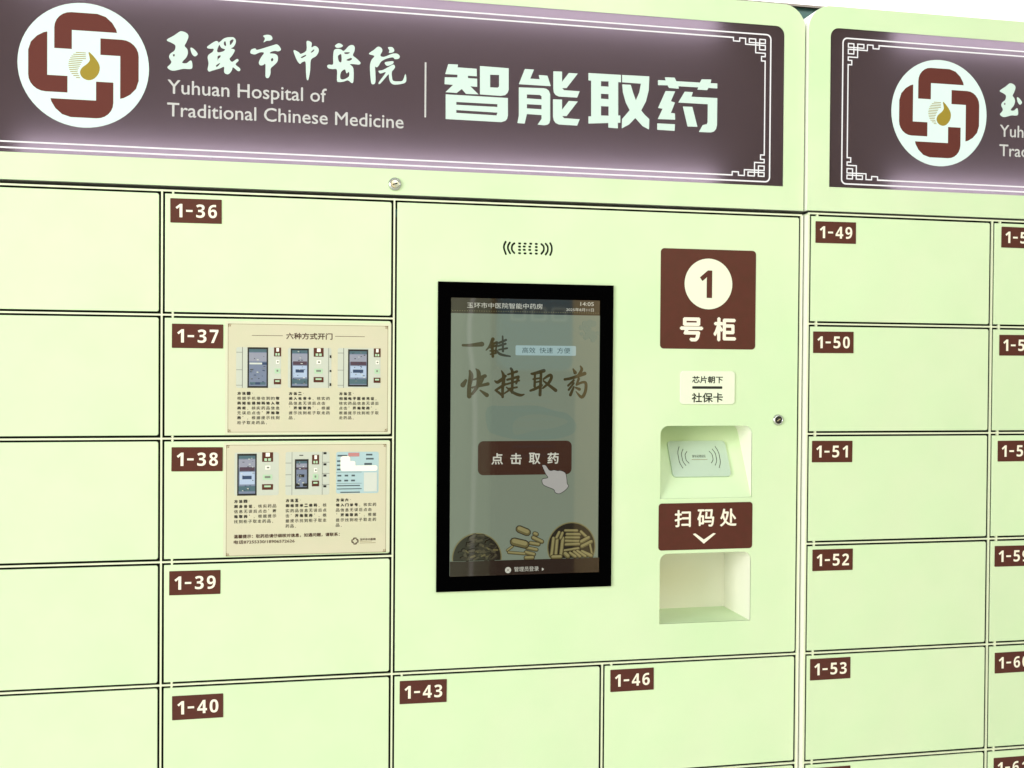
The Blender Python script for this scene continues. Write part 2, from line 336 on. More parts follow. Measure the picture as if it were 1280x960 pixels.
[0.26885,0.18757]],[[0.27488,0.22882],[0.28348,0.22939],[0.28036,0.22682],[0.27599,0.22653]],[[0.31301,0.22898],[0.32117,0.23584],[0.32746,0.24133],[0.33301,0.2398],[0.33462,0.23516],
[0.33149,0.22783],[0.33705,0.22582],[0.34972,0.23141],[0.35767,0.23241],[0.36215,0.22906],[0.3609,0.22469],[0.35454,0.22332],[0.35134,0.22597],[0.34182,0.22344],[0.33313,0.21844],[0.32921,0.21186],
[0.32606,0.2085],[0.32322,0.2091],[0.32374,0.20044],[0.32382,0.18463],[0.31989,0.18123],[0.31704,0.18421],[0.31537,0.19991],[0.3153,0.21255],[0.3181,0.22063],[0.32201,0.22642]],[[0.34331,0.24129],
[0.35045,0.24209],[0.35366,0.23723],[0.35129,0.2339],[0.34494,0.23268],[0.34571,0.23669]],[[0.33868,0.21722],[0.34661,0.21932],[0.35217,0.21968],[0.3514,0.21566],[0.34347,0.21198],[0.33997,0.21334]],
[[0.32847,0.20311],[0.33479,0.20462],[0.34349,0.2096],[0.3522,0.2146],[0.35492,0.21113],[0.35304,0.20704],[0.34988,0.20287],[0.35025,0.19417],[0.35235,0.18874],[0.36111,0.18849],[0.36748,0.19046],
[0.37141,0.20104],[0.37307,0.19081],[0.36911,0.18579],[0.35477,0.18286],[0.34839,0.18533],[0.34549,0.19229],[0.34515,0.19703],[0.34355,0.19772],[0.33174,0.18321],[0.32904,0.18494],[0.34036,0.20148],
[0.33165,0.19904]]],'brush':[[[0.46678,-0.23141,0.0042],[0.47785,-0.23128,0.00504],[0.49822,-0.22922,0.00806]],[[0.5051,-0.23889,0.00202],[0.51126,-0.23211,0.00437],[0.51615,-0.22107,0.00638]],
[[0.51125,-0.2315,0.00403],[0.5224,-0.22587,0.00403]],[[0.51189,-0.23454,0.0037],[0.5212,-0.23139,0.0037]],[[0.51497,-0.23085,0.00504],[0.51635,-0.24914,0.0047]],[[0.51193,-0.24003,0.00302],
[0.52312,-0.2393,0.00302]],[[0.51259,-0.24552,0.00302],[0.52191,-0.24359,0.00302]],[[0.52615,-0.22705,0.0037],[0.53796,-0.22201,0.00403]],[[0.52494,-0.23195,0.0037],[0.53738,-0.22814,0.0037]],
[[0.5323,-0.21597,0.00269],[0.5331,-0.24042,0.00403]],[[0.52623,-0.23805,0.00302],[0.53994,-0.23545,0.00336]],[[0.52365,-0.22586,0.00302],[0.52003,-0.243,0.00302]],[[0.52124,-0.2381,0.00302],
[0.52877,-0.24536,0.00437],[0.54503,-0.24862,0.00269]],[[0.47813,-0.27261,0.00336],[0.48065,-0.28111,0.00806],[0.47769,-0.29815,0.00672],[0.47779,-0.31396,0.00773]],[[0.46721,-0.29576,0.0084],
[0.47208,-0.28845,0.00504]],[[0.4886,-0.26949,0.00202],[0.49297,-0.27616,0.00706],[0.49187,-0.29566,0.00638],[0.4827,-0.3103,0.00437]],[[0.4844,-0.28717,0.00269],[0.50353,-0.28097,0.00638]],
[[0.50167,-0.28098,0.00504],[0.4968,-0.2932,0.00437]],[[0.48263,-0.29996,0.00336],[0.50858,-0.29376,0.00571]],[[0.49564,-0.30417,0.00252],[0.50685,-0.31207,0.00706]],[[0.53083,-0.27225,0.00202],
[0.53465,-0.28201,0.00605],[0.53291,-0.30038,0.00504],[0.53301,-0.31507,0.00437]],[[0.51974,-0.28882,0.00235],[0.52535,-0.29063,0.00571],[0.53776,-0.28077,0.0042]],[[0.52109,-0.30409,0.0037],
[0.53661,-0.29425,0.00504]],[[0.52296,-0.30531,0.00403],[0.53299,-0.31262,0.00437]],[[0.54149,-0.2783,0.00302],[0.55649,-0.2733,0.00437]],[[0.54643,-0.26846,0.00403],[0.54899,-0.2758,0.00504],
[0.54859,-0.30768,0.00437]],[[0.54031,-0.28688,0.0037],[0.55907,-0.28187,0.0047]],[[0.55907,-0.28248,0.0047],[0.55538,-0.29294,0.00336]],[[0.53911,-0.29423,0.00336],[0.56037,-0.288,0.00336]],
[[0.54166,-0.30158,0.00302],[0.55668,-0.29907,0.00336]],[[0.53914,-0.29913,0.00235],[0.55047,-0.30768,0.0047],[0.5618,-0.31195,0.00504],[0.56871,-0.3107,0.00235]],[[0.54543,-0.30279,0.00336],
[0.5305,-0.31263,0.00235]],[[0.58096,-0.27688,0.00378],[0.5857,-0.27639,0.00504],[0.6018,-0.27166,0.0063]],[[0.58666,-0.27823,0.00378],[0.58633,-0.29763,0.00441]],[[0.59708,-0.27539,0.00441],
[0.59545,-0.31147,0.00529]],[[0.58387,-0.28563,0.00315],[0.59619,-0.28372,0.00315]],[[0.58581,-0.29117,0.00277],[0.59528,-0.28927,0.00277]],[[0.57928,-0.30458,0.00378],[0.58778,-0.30132,0.00479],
[0.59818,-0.29573,0.00454]],[[0.60096,-0.28554,0.00315],[0.61138,-0.279,0.00504],[0.61474,-0.28176,0.00504],[0.61052,-0.29105,0.00504],[0.60012,-0.30035,0.00328]],[[0.60098,-0.28832,0.00277],
[0.6096,-0.29476,0.00454],[0.62208,-0.30398,0.0058]],[[0.63725,-0.28582,0.00441],[0.64972,-0.28342,0.00504],[0.67135,-0.27584,0.0063]],[[0.65152,-0.26853,0.00252],[0.65494,-0.27455,0.0063]],
[[0.66401,-0.26378,0.00252],[0.66599,-0.27029,0.00529],[0.65741,-0.28152,0.00277]],[[0.65264,-0.28713,0.00378],[0.64309,-0.29601,0.00378]],[[0.65267,-0.29178,0.00353],[0.64411,-0.30298,0.00378]],
[[0.65273,-0.2983,0.00353],[0.64706,-0.31135,0.00529]],[[0.66128,-0.28429,0.00441],[0.65751,-0.29456,0.00378]],[[0.65751,-0.29456,0.00353],[0.66809,-0.29032,0.00428],[0.67342,-0.29262,0.00504],
[0.67256,-0.30569,0.00529],[0.66636,-0.31503,0.00554],[0.65664,-0.30574,0.00151]],[[0.6561,-0.29922,0.00302],[0.66239,-0.30199,0.00529]]],'bezel':[[0.42551,-0.1301],[0.71901,-0.12879],
[0.72012,-0.62993],[0.42568,-0.63068]],'disp':[[0.44648,-0.15515],[0.69707,-0.15411],[0.69672,-0.60496],[0.44757,-0.60586]],'scr':{'hdr':[0.44653,-0.17961,0.69584,-0.15513],'hname':[0.47328,-0.17066,0.59893,-0.16186],
'time':[0.66327,-0.16397,0.68617,-0.15757],'date':[0.63914,-0.17327,0.68625,-0.16767],'tag':[0.55381,-0.24671,0.656,-0.23053],'tagt':[0.565,-0.24297,0.6462,-0.23367],'btn':[0.49266,-0.44237,0.64983,-0.38686],
'b1':[0.51481,-0.42517,0.53385,-0.40641],'b2':[0.54628,-0.42551,0.56517,-0.40668],'b3':[0.57738,-0.42527,0.59672,-0.40637],'b4':[0.60872,-0.42473,0.62789,-0.40635],'foot':[0.44738,-0.61375,0.69643,-0.58112],
'ft':[0.55319,-0.60032,0.59445,-0.59252],'fc':[0.53797,-0.60242,0.54799,-0.59235],'fa':[0.59979,-0.60038,0.60339,-0.59506]},'hand':[[0.59983,-0.42832],[0.60182,-0.42639],[0.60625,-0.42761],
[0.61154,-0.43492],[0.61598,-0.43595],[0.62001,-0.43502],[0.62608,-0.43646],[0.63114,-0.43613],[0.63927,-0.44016],[0.64178,-0.45002],[0.64245,-0.4579],[0.64492,-0.46187],[0.6395,-0.46867],
[0.62941,-0.47441],[0.62232,-0.47233],[0.61986,-0.46738],[0.61015,-0.46331],[0.60207,-0.45928],[0.59962,-0.45337],[0.60099,-0.44947],[0.60963,-0.44763],[0.60596,-0.44171]],'mtn':[[[0.50771,-0.33212],
[0.54124,-0.32979],[0.59104,-0.32919],[0.62127,-0.338],[0.64152,-0.34194],[0.65791,-0.35966],[0.65194,-0.37538],[0.62163,-0.38405],[0.5615,-0.38467],[0.52181,-0.37668],[0.50794,-0.365]],
[[0.55332,-0.3535],[0.58115,-0.34382],[0.61327,-0.34582],[0.64365,-0.35471],[0.62149,-0.36543],[0.58135,-0.37113],[0.55349,-0.37684]]],'bowlL':[0.492,-0.57725,0.041169999999999984],
'bowlR':[0.65057,-0.56292,0.04130999999999996],'sticks':[[[0.63952,-0.53555],[0.66007,-0.53603],0.00384],[[0.64241,-0.5417],[0.66527,-0.54224],0.00405],[[0.64075,-0.54719],[0.6636,-0.54775],
0.00384],[[0.64022,-0.5527],[0.66479,-0.55387],0.00427],[[0.64084,-0.5588],[0.66368,-0.55828],0.00427],[[0.6375,-0.56866],[0.6626,-0.56545],0.00363],[[0.61973,-0.54778],[0.61655,-0.57637],
0.00491],[[0.62599,-0.55014],[0.62391,-0.57437],0.00491],[[0.63563,-0.54817],[0.63245,-0.57681],0.00533],[[0.6293,-0.53808],[0.62483,-0.5468],0.00427],[[0.63499,-0.53931],[0.63165,-0.54807],
0.00427],[[0.66638,-0.53784],[0.6762,-0.54694],0.00427],[[0.66709,-0.55448],[0.67966,-0.54814],0.00533],[[0.6683,-0.56228],[0.68432,-0.55492],0.00533],[[0.68205,-0.5593],[0.68563,-0.57496],
0.0032],[[0.66837,-0.57115],[0.68452,-0.57937],0.00533],[[0.66034,-0.56983],[0.67423,-0.58574],0.00427],[[0.65463,-0.57078],[0.66505,-0.58548],0.00427],[[0.6478,-0.57281],[0.65703,-0.58414],
0.00469],[[0.63982,-0.5737],[0.64446,-0.58378],0.0064],[[0.6183,-0.58193],[0.63196,-0.58674],0.00533],[[0.58527,-0.54583],[0.59997,-0.55279],0.00533],[[0.58084,-0.55451],[0.59436,-0.55705],
0.00491],[[0.57416,-0.56202],[0.59105,-0.56576],0.00469],[[0.57309,-0.56967],[0.5866,-0.57334],0.00512],[[0.57316,-0.57845],[0.58441,-0.58097],0.00533],[[0.58747,-0.53929],[0.59086,-0.54047],
0.00533]],'herbs':[[[0.54176,-0.56554],[0.55064,-0.55921],0.0032],[[0.55281,-0.55161],[0.57187,-0.55647],0.0096],[[0.54401,-0.56888],[0.57086,-0.57181],0.00363],[[0.5616,-0.53101],[0.57509,-0.53681],
0.00853],[[0.49083,-0.56635],[0.50515,-0.56456],0.00533],[[0.47874,-0.56711],[0.48642,-0.56514],0.00533],[[0.49418,-0.57405],[0.50961,-0.57013],0.00533],[[0.47552,-0.57787],[0.48867,-0.57281],
0.00533],[[0.50637,-0.58093],[0.51295,-0.57349],0.00533],[[0.51067,-0.56362],[0.52067,-0.56825],0.00533],[[0.48079,-0.54545],[0.48845,-0.54021],0.00533],[[0.49287,-0.54249],[0.50168,-0.54162],
0.00533],[[0.49736,-0.55565],[0.50623,-0.56023],0.00533],[[0.46995,-0.5647],[0.47331,-0.57564],0.00533],[[0.51282,-0.55496],[0.52172,-0.55955],0.00533],[[0.5152,-0.57791],[0.52182,-0.57373],
0.00747],[[0.47757,-0.55622],[0.48632,-0.55102],0.00533],[[0.49072,-0.55004],[0.49952,-0.54809],0.00427]],'pn':{'sgn':[0.80247,-0.23295,0.97395,-0.06418],'s1':[0.87222,-0.14629,0.8944,-0.09975],
'hao':[0.83736,-0.2203,0.87891,-0.17977],'gui':[0.89749,-0.21956,0.93857,-0.17875],'tag':[0.83822,-0.32688,0.93689,-0.27029],'t1':[0.85954,-0.29098,0.91492,-0.2789],'bar':[0.8597,-0.30045,0.91397,-0.29609],
't2':[0.85912,-0.32362,0.91525,-0.30713],'n1':[0.80482,-0.48623,0.97016,-0.36325],'n2':[0.80555,-0.69825,0.96989,-0.57937],'scan':[0.80263,-0.57363,0.97196,-0.4942],'sa':[0.83103,-0.53478,0.86007,-0.50568],
'ma':[0.87157,-0.53491,0.90219,-0.50524],'chu':[0.91248,-0.53541,0.94296,-0.5048]},'circ':[0.88796,-0.12262,0.04294],'chev':[[0.8648,-0.5479],[0.88382,-0.56028],[0.90438,-0.54805]],
'lock1':[1.01734,-0.35351],'lock2':[0.3555,0.02415],'gr':{'arcs':[[[0.53661,-0.06195],[0.53415,-0.06731],[0.53394,-0.07301],[0.53717,-0.08187]],[[0.54369,-0.06295],[0.54081,-0.06792],
[0.54069,-0.07363],[0.54423,-0.08045]],[[0.5512,-0.06394],[0.54748,-0.06772],[0.54728,-0.07506],[0.55132,-0.07983]],[[0.59634,-0.06378],[0.60033,-0.06776],[0.60038,-0.07432],[0.59646,-0.07976]],
[[0.60368,-0.06315],[0.60709,-0.06755],[0.60715,-0.07494],[0.60381,-0.08078]],[[0.61128,-0.06209],[0.61386,-0.06735],[0.61392,-0.07474],[0.61143,-0.08138]]],'dots':[[0.55998,-0.06392],
[0.56918,-0.06396],[0.57858,-0.06375],[0.58791,-0.06388],[0.55985,-0.06914],[0.56771,-0.06874],[0.57694,-0.06871],[0.58795,-0.06895],[0.55989,-0.07444],[0.56775,-0.07413],[0.57698,-0.07402],
[0.58799,-0.07427],[0.55993,-0.07983],[0.56914,-0.07989],[0.5787,-0.0797],[0.58804,-0.07984]]},'hd':{'y1':[0.00732,0.14173,0.24776,0.17012],'y2':[0.00684,0.10909,0.36917,0.13426]},'lat1':[0.00732,0.14779,0.14822,[0.24762,0.16858],
0.16975],'lat2':[0.00684,0.11503,0.11317,0.36915,0.13414],'div':[0.40224,0.13271,0.40537,0.22196],'signL':[[1.02471,0.28549],[1.0214,0.04814],[1.00774,0.32219],[-0.23062,0.05026],[0.13963,0.04639],
[0.4068,0.31901],[0.79044,0.32176]],'lineLo':[[0.99769,0.28367],[0.99733,0.07179],[0.98367,0.05478],[0.98904,0.30763],[-0.23062,0.05476],[0.13961,0.05135]],'lineLi':[[0.98659,0.23519],
[0.9846,0.10539],[0.8926,0.06257],[0.92884,0.29665],[-0.23064,0.06625],[0.13956,0.06437]],'signR':[[1.10577,0.30621],[1.10247,0.04892],[1.12241,0.32333],[1.48123,0.3293],[1.48529,0.05294]],
'fret':[[1.13844,0.3026],[1.14891,0.30275],[1.14899,0.29608],[1.13852,0.29571],[1.13857,0.29169],[1.14903,0.2924],[1.14913,0.28435],[1.13867,0.28365],[1.15611,0.30301],[1.16789,0.30381],
[1.16797,0.2969],[1.17475,0.30313],[1.17488,0.29241],[1.1564,0.27907],[1.13873,0.27848],[1.1388,0.27274],[1.14574,0.27262],[1.14583,0.26514],[1.13889,0.26527],[1.1853,0.3035],[1.18537,0.29773],
[1.19747,0.29855],[1.19742,0.30317]],'lineR':[[1.12732,0.28519],[1.13867,0.25145],[1.16676,0.31319],[1.21788,0.30341]],'hdrL':[[0.99141,0.36069],[1.02834,0.35924],[1.06316,0.24131],
[1.0598,0.00974],[-0.23056,0.00345],[0.3536,-0.0005]],'hdrR':[[1.11143,0.36131],[1.48069,0.36558],[1.06527,0.23907]],'logoL':[[-0.11448,0.18159],[-0.2064,0.17668],[-0.02052,0.18613],
[-0.11899,0.27513],[-0.1095,0.08796]],'logoR':[[1.31529,0.18818],[1.22268,0.18754],[1.41009,0.188],[1.31404,0.28195],[1.31812,0.0942]],'yuR':[[1.43375,0.25342],[1.43961,0.18247]],'pl':{'36':[0.0121,-0.01159],
'37':[0.01516,-0.20348],'38':[0.01516,-0.39321],'39':[0.01233,-0.58401],'40':[0.01706,-0.77711],'43':[0.36793,-0.77181],'46':[0.72022,-0.77117],'49':[1.07902,-0.01079],'50':[1.07671,-0.20068],
'51':[1.07692,-0.38945],'52':[1.07983,-0.5778],'53':[1.07749,-0.7676],'54':[1.07966,-0.95795],'56':[1.4404,-0.00791],'57':[1.43865,-0.20154],'58':[1.43813,-0.39171],'59':[1.43484,-0.58081],
'60':[1.43757,-0.7734],'61':[1.43817,-0.96353]},'plsize':[[0.01516,-0.24004,0.09133,-0.20348],[0.36793,-0.80979,0.44326,-0.77181],[1.07692,-0.42688,1.15334,-0.38945]],'po1':{'sheet':[0.09418,-0.37396,0.35089,-0.19791],
'frame':[0.09849,-0.37078,0.34589,-0.20221],'title':[0.18675,-0.22531,0.25839,-0.21491],'l1':[0.13447,-0.22026,0.1816,-0.22002],'l2':[0.26223,-0.22004,0.30905,-0.21977],'ph':[[0.11103,-0.30157,0.17909,-0.23837],
[0.18973,-0.30129,0.25678,-0.23836],[0.26672,-0.30101,0.33415,-0.23809]],'tx':[[0.11271,-0.35885,0.17847,-0.30764],[0.19119,-0.35139,0.25616,-0.30771],[0.26912,-0.35156,0.33295,-0.30777]]},'po2':{'sheet':[0.09247,-0.56296,0.3498,-0.38634],
'frame':[0.09666,-0.56325,0.34429,-0.3904],'foot':[0.10819,-0.53616,0.27116,-0.52996],'foot2':[0.10823,-0.54472,0.2012,-0.53872],'logo':[0.29005,-0.5498,0.30046,-0.53909],'lt':[0.30278,-0.54389,0.32804,-0.54029],
'lt2':[0.3028,-0.54548,0.32211,-0.54478],'lt3':[0.30281,-0.54817,0.32808,-0.54747],'ph':[[0.10912,-0.46948,0.17637,-0.40215],[0.18672,-0.46988,0.2547,-0.40193],[0.2652,-0.46845,0.33211,-0.40259]],
'tx':[[0.10855,-0.51299,0.17426,-0.47566],[0.18705,-0.52151,0.25173,-0.47555],[0.26499,-0.52177,0.33002,-0.476]]},'screw':0}
# ------------------------------------------------------------------ sizes (metres), front of the left cabinet at y = 0
PW, PH = 0.3551, 0.19        # door pitch
GAP, RIB = 0.0033, 0.0027    # dark joint each side of the thin white rib
XL0, XL1 = -0.3600, 1.0606   # left cabinet
XC = 1.0575                  # last rib of the left cabinet
XR0 = 1.0640; RX = (1.0672, 1.42263, 1.7777, 2.1328, 2.4879); YR = -0.0091; XR1 = 2.4912
ROWS = 7; ZB = -ROWS * PH - 0.004; FLOOR = -1.62; DEPTH = 0.50

# ------------------------------------------------------------------ room
mb = MB(); mb.box(-6, -6.5, FLOOR - 0.05, 8, 3.0, FLOOR, mat('floor_tile', (0.55, 0.56, 0.52), 0.3, var=0.03, vscale=2)); tag(put('floor', mb), kind='structure')
mb = MB(); mb.box(-6, 1.0, FLOOR, 8, 1.1, 0.714, mat('dark_green_wall_paint', (0.004, 0.045, 0.035), 0.5)); tag(put('wall_lower', mb), kind='structure')
mb = MB(); mb.box(-6, 0.99, 0.714, 8, 1.1, 0.720, mat('grey_ledge', (0.12, 0.10, 0.08), 0.5)); tag(put('wall_ledge', mb), kind='structure')
mb = MB(); mb.box(-6, 1.0, 0.720, 8, 1.1, 2.2, mat('white_wall_paint', (0.86, 0.86, 0.84), 0.7)); tag(put('wall_upper', mb), kind='structure')
mb = MB(); mb.box(-1.2, -4.6, FLOOR, 5.2, -4.5, 1.6, mat('beige_wall_paint', (0.82, 0.64, 0.38), 0.7)); tag(put('wall_opposite', mb), kind='structure')
# what the screen glass mirrors: a blue kiosk and a pale pillar on the other side of the room
k = thing('ticket_kiosk', (1.55, -4.2, FLOOR), 'blue headed kiosk across the hall mirrored in the touch screen', 'kiosk')
BLUE = mat('kiosk_blue', (0.04, 0.20, 0.30), 0.5); PALE = mat('kiosk_pale', (0.10, 0.10, 0.09), 0.5); ICON = mat('kiosk_icon', (0.45, 0.6, 0.6), 0.5)
mb = MB(); mb.plate([rrect(1.36, -0.27, 1.75, 0.55, 0.05)], -4.10, -4.30, BLUE); hd = put('display_head', mb, k)
for i in range(3):
    mb = MB(); x = 1.40 + i * 0.115; mb.plate([rrect(x, 0.00, x + 0.085, 0.075, 0.01), rrect(x + .012, .012, x + .073, .063, .005)], -4.095, -4.10, ICON); put('icon', mb, k)
mb = MB(); mb.plate([rrect(1.33, FLOOR, 1.78, -0.272, 0.02)], -4.15, -4.40, PALE); put('body', mb, k)
mb = MB()
for i in range(9): mb.box(1.42, -4.146, -0.34 - i * 0.05, 1.70 - (i % 3) * .03, -4.149, -0.345 - i * 0.05, BLUE)
put('notice_lines', mb, k)
mb = MB(); mb.plate([rrect(0.80, FLOOR, 1.33, 1.6)], -4.30, -4.49, mat('pillar_paint', (0.42, 0.48, 0.36), 0.6))
tag(put('pillar', mb), 'pale green pillar across the hall mirrored in the touch screen', 'pillar')
mb = MB(); mb.plate([stroke_loop([(1.31, 0.5), (1.20, 0.0), (1.235, -0.5), (1.21, -1.6)], 0.022)], -4.25, -4.262, mat('white_cable', (0.95, 0.95, 0.9), 0.5))
tag(put('hanging_cable', mb), 'thin white cable hanging before the pillar, mirrored in the screen', 'cable')

# ------------------------------------------------------------------ cabinets
CL = thing('locker_cabinet', ((XL0 + XL1) / 2, 0.25, FLOOR), 'pale green smart locker cabinet with black touch screen and number 1 sign', 'locker cabinet', 'smart lockers side by side')
CR = thing('locker_cabinet', ((XR0 + XR1) / 2, 0.25, FLOOR), 'pale green locker cabinet on the right with doors 1-49 to 1-61', 'locker cabinet', 'smart lockers side by side')

def carcass(root, x0, x1, y0):
    mb = MB()
    if root is CL:   # the control panel's bay is deeper, for the niches
        a, b, c = LX[2], LX[4], -4 * PH
        mb.box(x0 + .002, y0 + 0.022, ZB, a, y0 + DEPTH, 0.0, 'dark'); mb.box(a, y0 + 0.022, ZB, x1 - .002, y0 + DEPTH, c, 'dark')
        mb.box(a, y0 + 0.20, c, x1 - .002, y0 + DEPTH, 0.0, 'dark'); mb.box(b, y0 + 0.022, c, x1 - .002, y0 + .20, 0.0, 'dark')
    else: mb.box(x0 + .002, y0 + 0.022, ZB, x1 - .002, y0 + DEPTH, 0.0, 'dark')
    put('inner_body', mb, root)
    for a, b in ((x0, x0 + 0.0016), (x1 - 0.0016, x1)):
        m2 = MB(); m2.box(a, y0, ZB - 0.09, b, y0 + DEPTH, -0.0005, 'side'); put('side_panel', m2, root)
    m2 = MB(); m2.box(x0 + .01, y0 + 0.03, FLOOR, x1 - .01, y0 + DEPTH, ZB - 0.002, 'frame'); put('plinth', m2, root)
LX = (XL0 + RIB / 2 + .0016, 0.0, PW, 0.70631, XC)
carcass(CL, XL0, XL1, 0.0)
carcass(CR, XR0, XR1, YR)

def ribs(root, xs, y0, spans_h, spans_v):
    """white face frame: thin ribs between the doors"""
    mb = MB(); h = RIB / 2
    for (x, za, zb) in spans_v:
        mb.box(x - h, y0, zb, x + h, y0 + 0.003, za, 'frame'); mb.box(x - h * .6, y0 + .0031, zb, x + h * .6, y0 + 0.0218, za, 'dark')  # near-black rib backs put the gap shade into the colour
    for (z, xa, xb) in spans_h:
        cuts = sorted(x for (x, za, zb) in spans_v if xa - .001 <= x <= xb + .001 and zb - .001 <= z <= za + .001)
        prev = None
        for a, b in zip(cuts, cuts[1:]):
            mb.box(a + h, y0, z - h, b - h, y0 + 0.003, z + h, 'frame'); mb.box(a + h, y0 + .0031, z - h * .6, b - h, y0 + 0.0218, z + h * .6, 'dark')
    put('face_frame', mb, root)
zt = -0.0; zbm = -ROWS * PH
LX = (XL0 + RIB / 2 + .0016, 0.0, PW, 0.70631, XC)
ribs(CL, LX, 0.0, [(0, LX[0], XC)] + [(-k * PH, LX[0], LX[2]) for k in range(1, ROWS)] + [(-4 * PH, LX[2], LX[4])] + [(-k * PH, LX[2], LX[4]) for k in (5, 6)] + [(zbm, LX[0], LX[4])],
     [(LX[0], .0015, zbm), (0.0, .0015, zbm), (LX[2], .0015, zbm), (LX[3], -4 * PH - RIB / 2, zbm), (LX[4], .0015, zbm)])
DZ = 0.0025
ribs(CR, RX, YR, [(-k * PH + DZ, RX[0], RX[4]) for k in range(0, ROWS + 1)], [(x, DZ + .0015, zbm + DZ) for x in RX])
mb = MB(); mb.box(XR0 + .0016, YR, ZB, RX[0] - RIB / 2, YR + .02, DZ, 'frame'); put('face_stile', mb, CR)
mb = MB(); mb.box(XC + RIB / 2, 0.0, ZB, XL1 - .0016, 0.02, 0.0, 'frame'); put('face_stile', mb, CL)

# doors -----------------------------------------------------------
def door_mesh(w_, h_):
    mb = MB(); mb.plate([rrect(0, -h_, w_, 0, 0.003, 3, (0, 1, 1, 0))], 0.0, 0.0036, 'paint', bevel=0.0006)
    return mb.mesh('locker_door')
DW, DH = PW - RIB - 2 * GAP, PH - RIB - 2 * GAP
DM = door_mesh(DW, DH)
DIG = {c: chr(0x1D7EC + int(c)) for c in '0123456789'}
PS = (0.0762, 0.0372)
mbh = MB(); mbh.lathe([(0.0001, -0.0008), (0.0018, -0.0006), (0.0018, 0.004)], 0, 0, 'frame', 10)
HM = mbh.mesh('hinge_pin')
DOORS = {}
def number_plate(num, x, z, y, parent, tilt=0.0):
    mb = MB(); mb.plate([rrect(0, -PS[1], PS[0], 0, .0008, 2)], -0.0003, 0.0004, 'maroon')
    g = 0.0205; zc = -PS[1] / 2
    # digits one by one, evenly spaced as on the vinyl
    for i, ch in enumerate('1-' + num):
        cx = (0.0128, 0.0280, 0.0447, 0.0625)[i]; wd = {'1': .0100, '4': .0145}.get(ch, .0130)
        if ch == '-': mb.poly([rrect(cx - .0048, zc - .0017, cx + .0048, zc + .0014)], -0.00042, 'ivory')
        else: mb.text(DIG[ch], (cx - wd / 2, zc - g / 2, cx + wd / 2, zc + g / 2), -0.00042, 'ivory')
    o = put('number_plate', mb.mesh('number_plate'), parent, org=(x, y - 0.0006, z))
    o.rotation_euler = (0, tilt, 0)
    return o
def door(root, x_rib, row, y0, dz=0.0, num=None, pos=None, w_=None):
    x = x_rib + RIB / 2 + GAP; z = -row * PH + dz - RIB / 2 - GAP
    me = DM if w_ is None else door_mesh(w_, DH)
    o = put('locker_door', me, root, org=(x, y0 - 0.0002, z))
    o.rotation_euler = (random.uniform(-.0012, .0012), random.uniform(-.0010, .0010), random.uniform(0.0002, 0.0035))
    if num:
        number_plate(num, pos[0], pos[1], y0, o, random.uniform(-.006, .006))
        o['label'] = 'pale green locker door numbered 1-' + num
    for zz in (-0.0, -DH):
        h = put('hinge_pin', HM, o, org=(x + 0.0115, y0 + 0.0012, z + zz + (GAP / 2 if zz == 0 else -GAP / 2)))
    DOORS[num] = o
    return o
PL = DATA['pl']
for r in range(ROWS):
    door(CL, LX[0], r, 0.0, w_=-LX[0] - RIB - 2 * GAP)
    n = str(36 + r); door(CL, 0.0, r, 0.0, 0, n if n in PL else None, PL.get(n))
for r in (4, 5, 6):
    n = str(43 + r - 4); door(CL, LX[2], r, 0.0, 0, n if n in PL else None, PL.get(n), w_=LX[3] - LX[2] - RIB - 2 * GAP)
    n = str(46 + r - 4); door(CL, LX[3], r, 0.0, 0, n if n in PL else None, PL.get(n), w_=LX[4] - LX[3] - RIB - 2 * GAP)
for r in range(ROWS):
    for c, b in ((0, 49), (1, 56), (2, 0), (3, 0)):
        n = str(b + r); door(CR, RX[c], r, YR, DZ, n if n in PL else None, PL.get(n))

